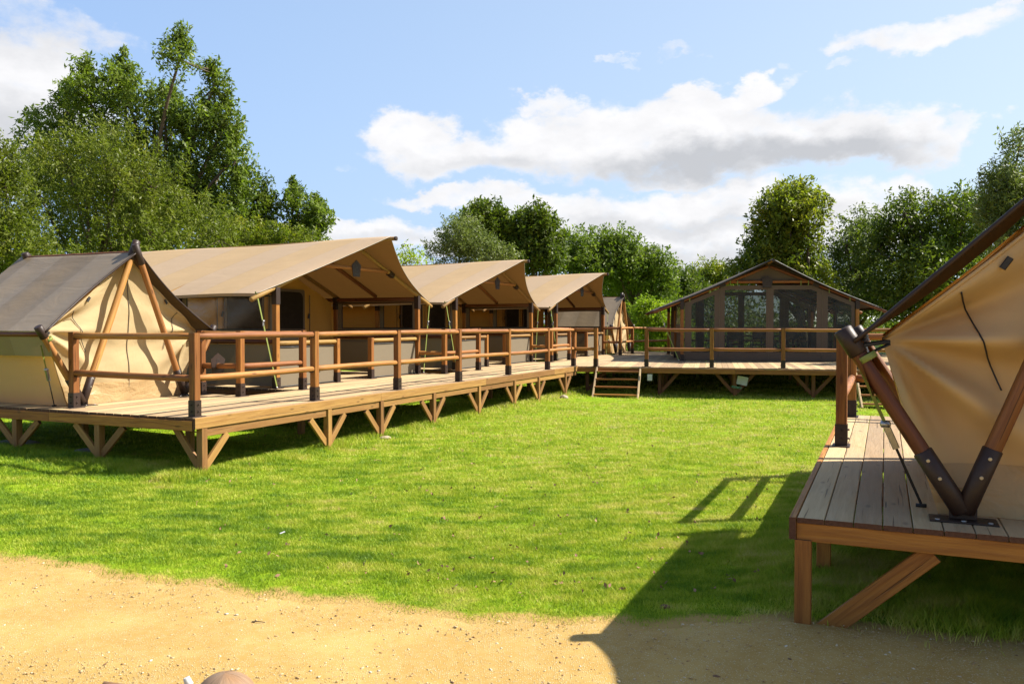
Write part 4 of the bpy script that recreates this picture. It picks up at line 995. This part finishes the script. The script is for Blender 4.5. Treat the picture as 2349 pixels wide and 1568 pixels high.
tree('airy tree with bare forked limbs behind the third big tent', 42, [(1320, 565, 34, 28), (1310, 600, 40, 34), (1385, 545, 26, 20), (1360, 585, 34, 28), (1350, 625, 44, 24)], 'ash', 170, 44, .16, group=TG, clump=.45, trunk=.22)
tree('wide mid-green tree right of the airy tree, sloping down to the right', 43, [(1425, 560, 28, 26), (1410, 600, 44, 40), (1460, 600, 40, 34), (1500, 615, 34, 34), (1440, 650, 70, 44), (1515, 655, 28, 34)], 'ash', 260, 56, .17, group=TG, clump=.5, trunk=.24)
tree('dark low tree filling the gap left of the brown tent', 50, [(1560, 650, 36, 34), (1520, 680, 60, 36), (1590, 680, 40, 40), (1470, 690, 70, 40), (1400, 680, 60, 40)], 'dark', 230, 60, .19, group=TG, clump=.6, trunk=.2)
tree('small bright light-green tree standing beyond the deck, left of the brown tent', 35, [(1478, 705, 26, 20), (1505, 720, 40, 26), (1460, 735, 22, 22), (1540, 735, 40, 26), (1510, 765, 50, 24), (1560, 765, 40, 24), (1490, 790, 24, 12)], 'light', 150, 60, .13, group=TG, trunk=.07, clump=.30, asp=.3, droop=.6, base=1528)
tree('far olive tree above the left eave of the brown tent', 56, [(1625, 635, 34, 28), (1600, 655, 34, 30), (1660, 650, 34, 34)], 'yellow', 130, 56, .19, group=TG, clump=.6)
tree('tall yellow-tinged tree right behind the ridge of the brown tent', 33, [(1815, 450, 56, 28), (1800, 485, 66, 36), (1770, 500, 40, 30), (1850, 480, 30, 30), (1780, 545, 60, 40), (1835, 545, 40, 50), (1765, 590, 56, 34), (1715, 612, 40, 22), (1830, 600, 40, 34), (1740, 640, 60, 30), (1860, 640, 50, 30)], 'yellow', 340, 60, .15, group=TG, clump=.40, trunk=.2, base=1850)
tree('lacy dark tree right of the yellow-tinged tree', 35, [(1960, 520, 34, 34), (1985, 510, 26, 24), (1925, 560, 40, 34), (1990, 570, 50, 40), (1950, 620, 70, 44), (2020, 630, 70, 54), (1990, 690, 90, 40), (1925, 690, 50, 40), (1905, 600, 30, 30)], 'grey', 250, 54, .13, group=TG, clump=.42, trunk=.2, forks=2)
tree('broad dark green tree above the right rafter strip', 31, [(2080, 480, 36, 34), (2130, 475, 44, 34), (2100, 530, 60, 44), (2180, 500, 50, 40), (2160, 570, 80, 54), (2240, 540, 60, 50), (2100, 620, 80, 50), (2220, 620, 90, 60), (2060, 680, 80, 50), (2040, 560, 50, 50), (2160, 690, 120, 50), (2210, 480, 60, 40)], 'dark', 430, 62, .14, group=TG, clump=.42, trunk=.25, forks=2)
tree('tall grey-green willow at the far right edge', 24, [(2325, 320, 24, 34), (2290, 400, 34, 50), (2345, 390, 34, 50), (2300, 470, 50, 44), (2360, 470, 50, 60), (2320, 540, 70, 50)], 'grey', 230, 56, .12, group=TG, clump=.34, trunk=.18, asp=.28)
tag(link('fallen_leaves', fallen()), kind='stuff')
# mass of undergrowth that closes the horizon
def underg():
    n = 1500; x = rng.uniform(-75, 75, n); y = 50 + rng.random(n) * 14 + np.abs(x) * .05; z = rng.random(n) ** .8 * (2.2 + 1.4 * wob(x, y, .25))
    cs = np.stack([x, y, np.maximum(z, .2)], 1); sg = np.full((n, 3), .9)
    return leaves(cs, sg, 60, .30)
_v, _f, _t = underg()
tag(link('undergrowth', npmesh('undergrowth', _v, _f, G['dark'], _t)), kind='stuff')
def underg2():
    n = 500; x = np.concatenate([rng.uniform(-24, -6, n // 2), rng.uniform(9, 34, n - n // 2)]); y = 36 + rng.random(n) * 4; z = rng.random(n) * np.where(x < 0, 4.2, 3.0)
    return leaves(np.stack([x, y, np.maximum(z, .2)], 1), np.full((n, 3), .7), 60, .2)
_v, _f, _t = underg2()
tag(link('undergrowth', npmesh('undergrowth', _v, _f, G['dark'], _t)), kind='stuff')

# ------------------------------------------------------------------ things inside the enclosed tent, and small things
BT = np.array((7.6, 24.55)); BX = np.array((math.cos(R(-6.5)), math.sin(R(-6.5)))); BY = np.array((-BX[1], BX[0]))
def bt(x, y): return BT + BX * x + BY * y
def table():
    root = thing('dining_table', 'dark dining table seen through the windows of the brown tent', 'table', (*bt(.2, 2.4), DZ), R(-6.5))
    q = MB(); q.box((-1.2, -.42, .70), (1.2, .42, .74)); q.build('tabletop', M['furn'], root)
    for x in (-1.1, 1.1):
        for y in (-.35, .35): q = MB(); q.beam((x, y, 0), (x, y, .70), .06, .06, up=(0, 1, 0)); q.build('leg', M['furn'], root)
table()
def chair(x, y, rz, label):
    root = thing('chair', label, 'chair', (*bt(x, y), DZ), R(-6.5) + rz, 'dark chairs round the table in the brown tent')
    q = MB(); q.box((-.22, -.22, .43), (.22, .22, .47)); q.build('seat', M['furn'], root)
    q = MB(); q.box((-.22, .19, .62), (.22, .22, .98)); q.build('backrest', M['furn'], root)
    for sx in (-1, 1):
        q = MB(); q.beam((sx * .2, -.2, 0), (sx * .2, -.2, .43), .035, .035, up=(0, 1, 0)); q.build('leg', M['furn'], root)
        q = MB(); q.beam((sx * .2, .205, 0), (sx * .2, .205, .98), .035, .035, up=(0, 1, 0)); q.build('leg', M['furn'], root)
for i, (x, nm) in enumerate(((-.75, 'leftmost'), (-.0, 'second from left'), (.95, 'rightmost'))):
    chair(x, 1.65, math.pi, f'{nm} dark chair on the window side of the table in the brown tent')
for x, nm in ((-.5, 'left'), (.6, 'right')): chair(x, 3.15, 0, f'{nm} dark chair on the far side of the table in the brown tent')
def marquee():
    root = thing('marquee', 'white marquee glimpsed through the right windows of the brown tent', 'tent', (19.5, 46, 0), 0)
    q = MB(); q.grid(lambda u, v: ((u - .5) * 9, (v - .5) * 6, 1.9 + 1.3 * min(1 - abs(2 * u - 1), 1 - abs(2 * v - 1)) ** .8), 24, 24, lambda u, v: (u, v)); q.build('roof', M['marquee'], root)
    for x in (-4.4, 4.4):
        for y in (-2.9, 2.9): q = MB(); q.log((x, y, 0), (x, y, 1.9), .05); q.build('pole', M['zinc'], root)
    q = MB(); q.grid(lambda u, v: ((u - .5) * 8.9, 2.9, 1.9 * v), 10, 3, lambda u, v: (u, v)); q.build('wall', M['marquee'], root)
marquee()
def box_under():
    p = V(4.28, .22)
    root = thing('notice_board', 'tilted white board with a green label hanging on a brace under the back deck', 'sign', (*p, DZ - .29), RC)
    q = MB(); q.beam((-.13, 0, -.02), (.13, 0, -.07), .02, .22, up=(0.2, 0, 1)); q.build('board', M['white'], root)
    q = MB(); q.beam((-.26, -.0, -.20), (-.02, -.0, -.235), .012, .05); o = q.build('label_strip', M['green'], root)
    k = MB()
    for i, (a, w) in enumerate(((-.235, .03), (-.165, .07), (-.075, .06))): k.beam((a - w / 2 + .01, -.0085, -.20 - (a + .26) * .145), (a + w / 2 + .01, -.0085, -.20 - (a + w + .26) * .145), .002, .018)
    k.build('lettering', M['furn'], o)
box_under()
q = MB(); q.box((-.06, -.03, -.08), (.06, .03, .08)); o = q.build('junction_box', M['white'], None, (*V(1.98, -.2), DZ - .26), RC); tag(o, 'small pale box fixed under the back deck beside the steps', 'box')
# clamp plate on the notch rail near the small tent
def railplaque():
    p = W(2.9, 1.40)
    root = thing('house_sign', 'dark house-shaped metal sign fixed to the notch rail beside the small tent', 'sign', (*W(2.42, 1.95), DZ + .5), RA)
    plaque(root, (0, 0, 0), 1.0)
def stone(name, label, cat, x, y, s, m, flat=.5, seed=0):
    r_ = np.random.default_rng(seed); n, k = 14, 9; ph = r_.random(6) * 6
    def f(u, v):
        a = u * 2 * math.pi; e = (v - .5) * math.pi; rr = 1 + .12 * math.sin(2 * a + ph[0]) + .08 * math.sin(3 * a + ph[1] + 2 * e) + .06 * math.sin(5 * a + ph[2])
        return (math.cos(a) * math.cos(e) * s * rr, math.sin(a) * math.cos(e) * s * rr * .8, math.sin(e) * s * flat * rr)
    q = MB(); q.grid(f, n, k, lambda u, v: (u, v)); o = q.build(name, M[m], None, (x, y, float(gz(x, y)) + s * flat * .4)); return tag(o, label, cat)
railplaque()
M['brown'] = plain('dead leaf', (0.20, 0.09, 0.035), .7)
stone('leaf', 'curled brown dead leaf on the grass near the path by the right deck', 'leaf', .93, 4.98, .030, 'brown', .5, 1)
stone('concrete_pad', 'flat concrete pad under the near end support of the left deck, left of the middle', 'pad', *W(.35, 2.2), .22, 'concrete', .16, 2)
stone('concrete_pad', 'flat pale concrete pad in the shade beneath the small tent', 'pad', *W(.25, 3.6), .28, 'concrete', .16, 3)
stone('stone', 'small stone at the foot of the third support post of the left deck', 'stone', *W(3.68, -.28), .10, 'stone', .35, 4)
stone('clod', 'clump of dry earth in the grass near the far supports of the left deck', 'clod', *W(11.5, -.35), .13, 'stone', .5, 5)
stone('weed', 'dried brown tuft on the sunny sand near the bottom centre right', 'weed', 1.0, 4.02, .025, 'brown', .5, 6)
q = MB(); q.beam((0, 0, 0), (.035, .02, .012), .03, .002); o = q.build('paper_scrap', M['white'], None, (-1.9, 6.75, float(gz(-1.9, 6.75)) + .045)); tag(o, 'tiny white paper scrap lying on the lawn left of centre', 'litter')
q = MB(); q.log((0, 0, 0), (.085, -.02, .004), .0035, .002, seg=6, rings=4, bend=.004); o = q.build('twig', M['bark'], None, (-1.52, 4.80, float(gz(-1.52, 4.80)) + .017)); tag(o, 'thin dark twig lying on the sunny sand path', 'twig')
# rounded tops of timber close to the camera
def bollard():
    D = 2.6; k = 1901 / D; x = (510 - 1174.5) / k; z = EYE - (1550 - 743) / k
    root = thing('wooden_bollard', 'rounded weathered post top peeking in at the bottom edge left of centre', 'bollard', (x, D, float(gz(x, D))), 0)
    zz = z - float(gz(x, D)); q = MB()
    def f(u, v):
        a = u * 2 * math.pi
        if v < .5: r, h = .1 * (.98 + .03 * math.sin(3 * a)), (zz - .09) * v * 2
        else: t = (v - .5) * math.pi; r, h = .1 * math.cos(t) * (.98 + .03 * math.sin(3 * a)), zz - .09 + .09 * math.sin(t)
        return (r * math.cos(a), r * math.sin(a), h)
    q.grid(f, 28, 28, lambda u, v: (v * .8, u * .6)); q.build('shaft', M['old'], root)
    q = MB(); q.log((-.105, -.02, zz - .03), (-.115, -.02, zz - .005), .014, .010, seg=10, rings=2); q.build('knob', M['white'], root)
    x2 = (228 - 1174.5) / k; z2 = EYE - (1564 - 743) / k
    root = thing('log_rail', 'dark tip of a low log rail at the bottom left edge', 'rail', (x2, D, float(gz(x2, D))), 0)
    h2 = z2 - float(gz(x2, D)) - .02; q = MB(); q.log((0, 0, h2), (.20, -.03, h2 - .012), .013); q.build('rail', M['old'], root)
    q = MB(); q.log((.12, 0, -.05), (.12, 0, h2 - .02), .03); q.build('post', M['old'], root)
M['old'] = wood('weathered wood', (0.40, 0.22, 0.10), (0.20, 0.10, 0.045), knots=.3, weather=(0.30, 0.26, 0.21), wamt=.6)
bollard()
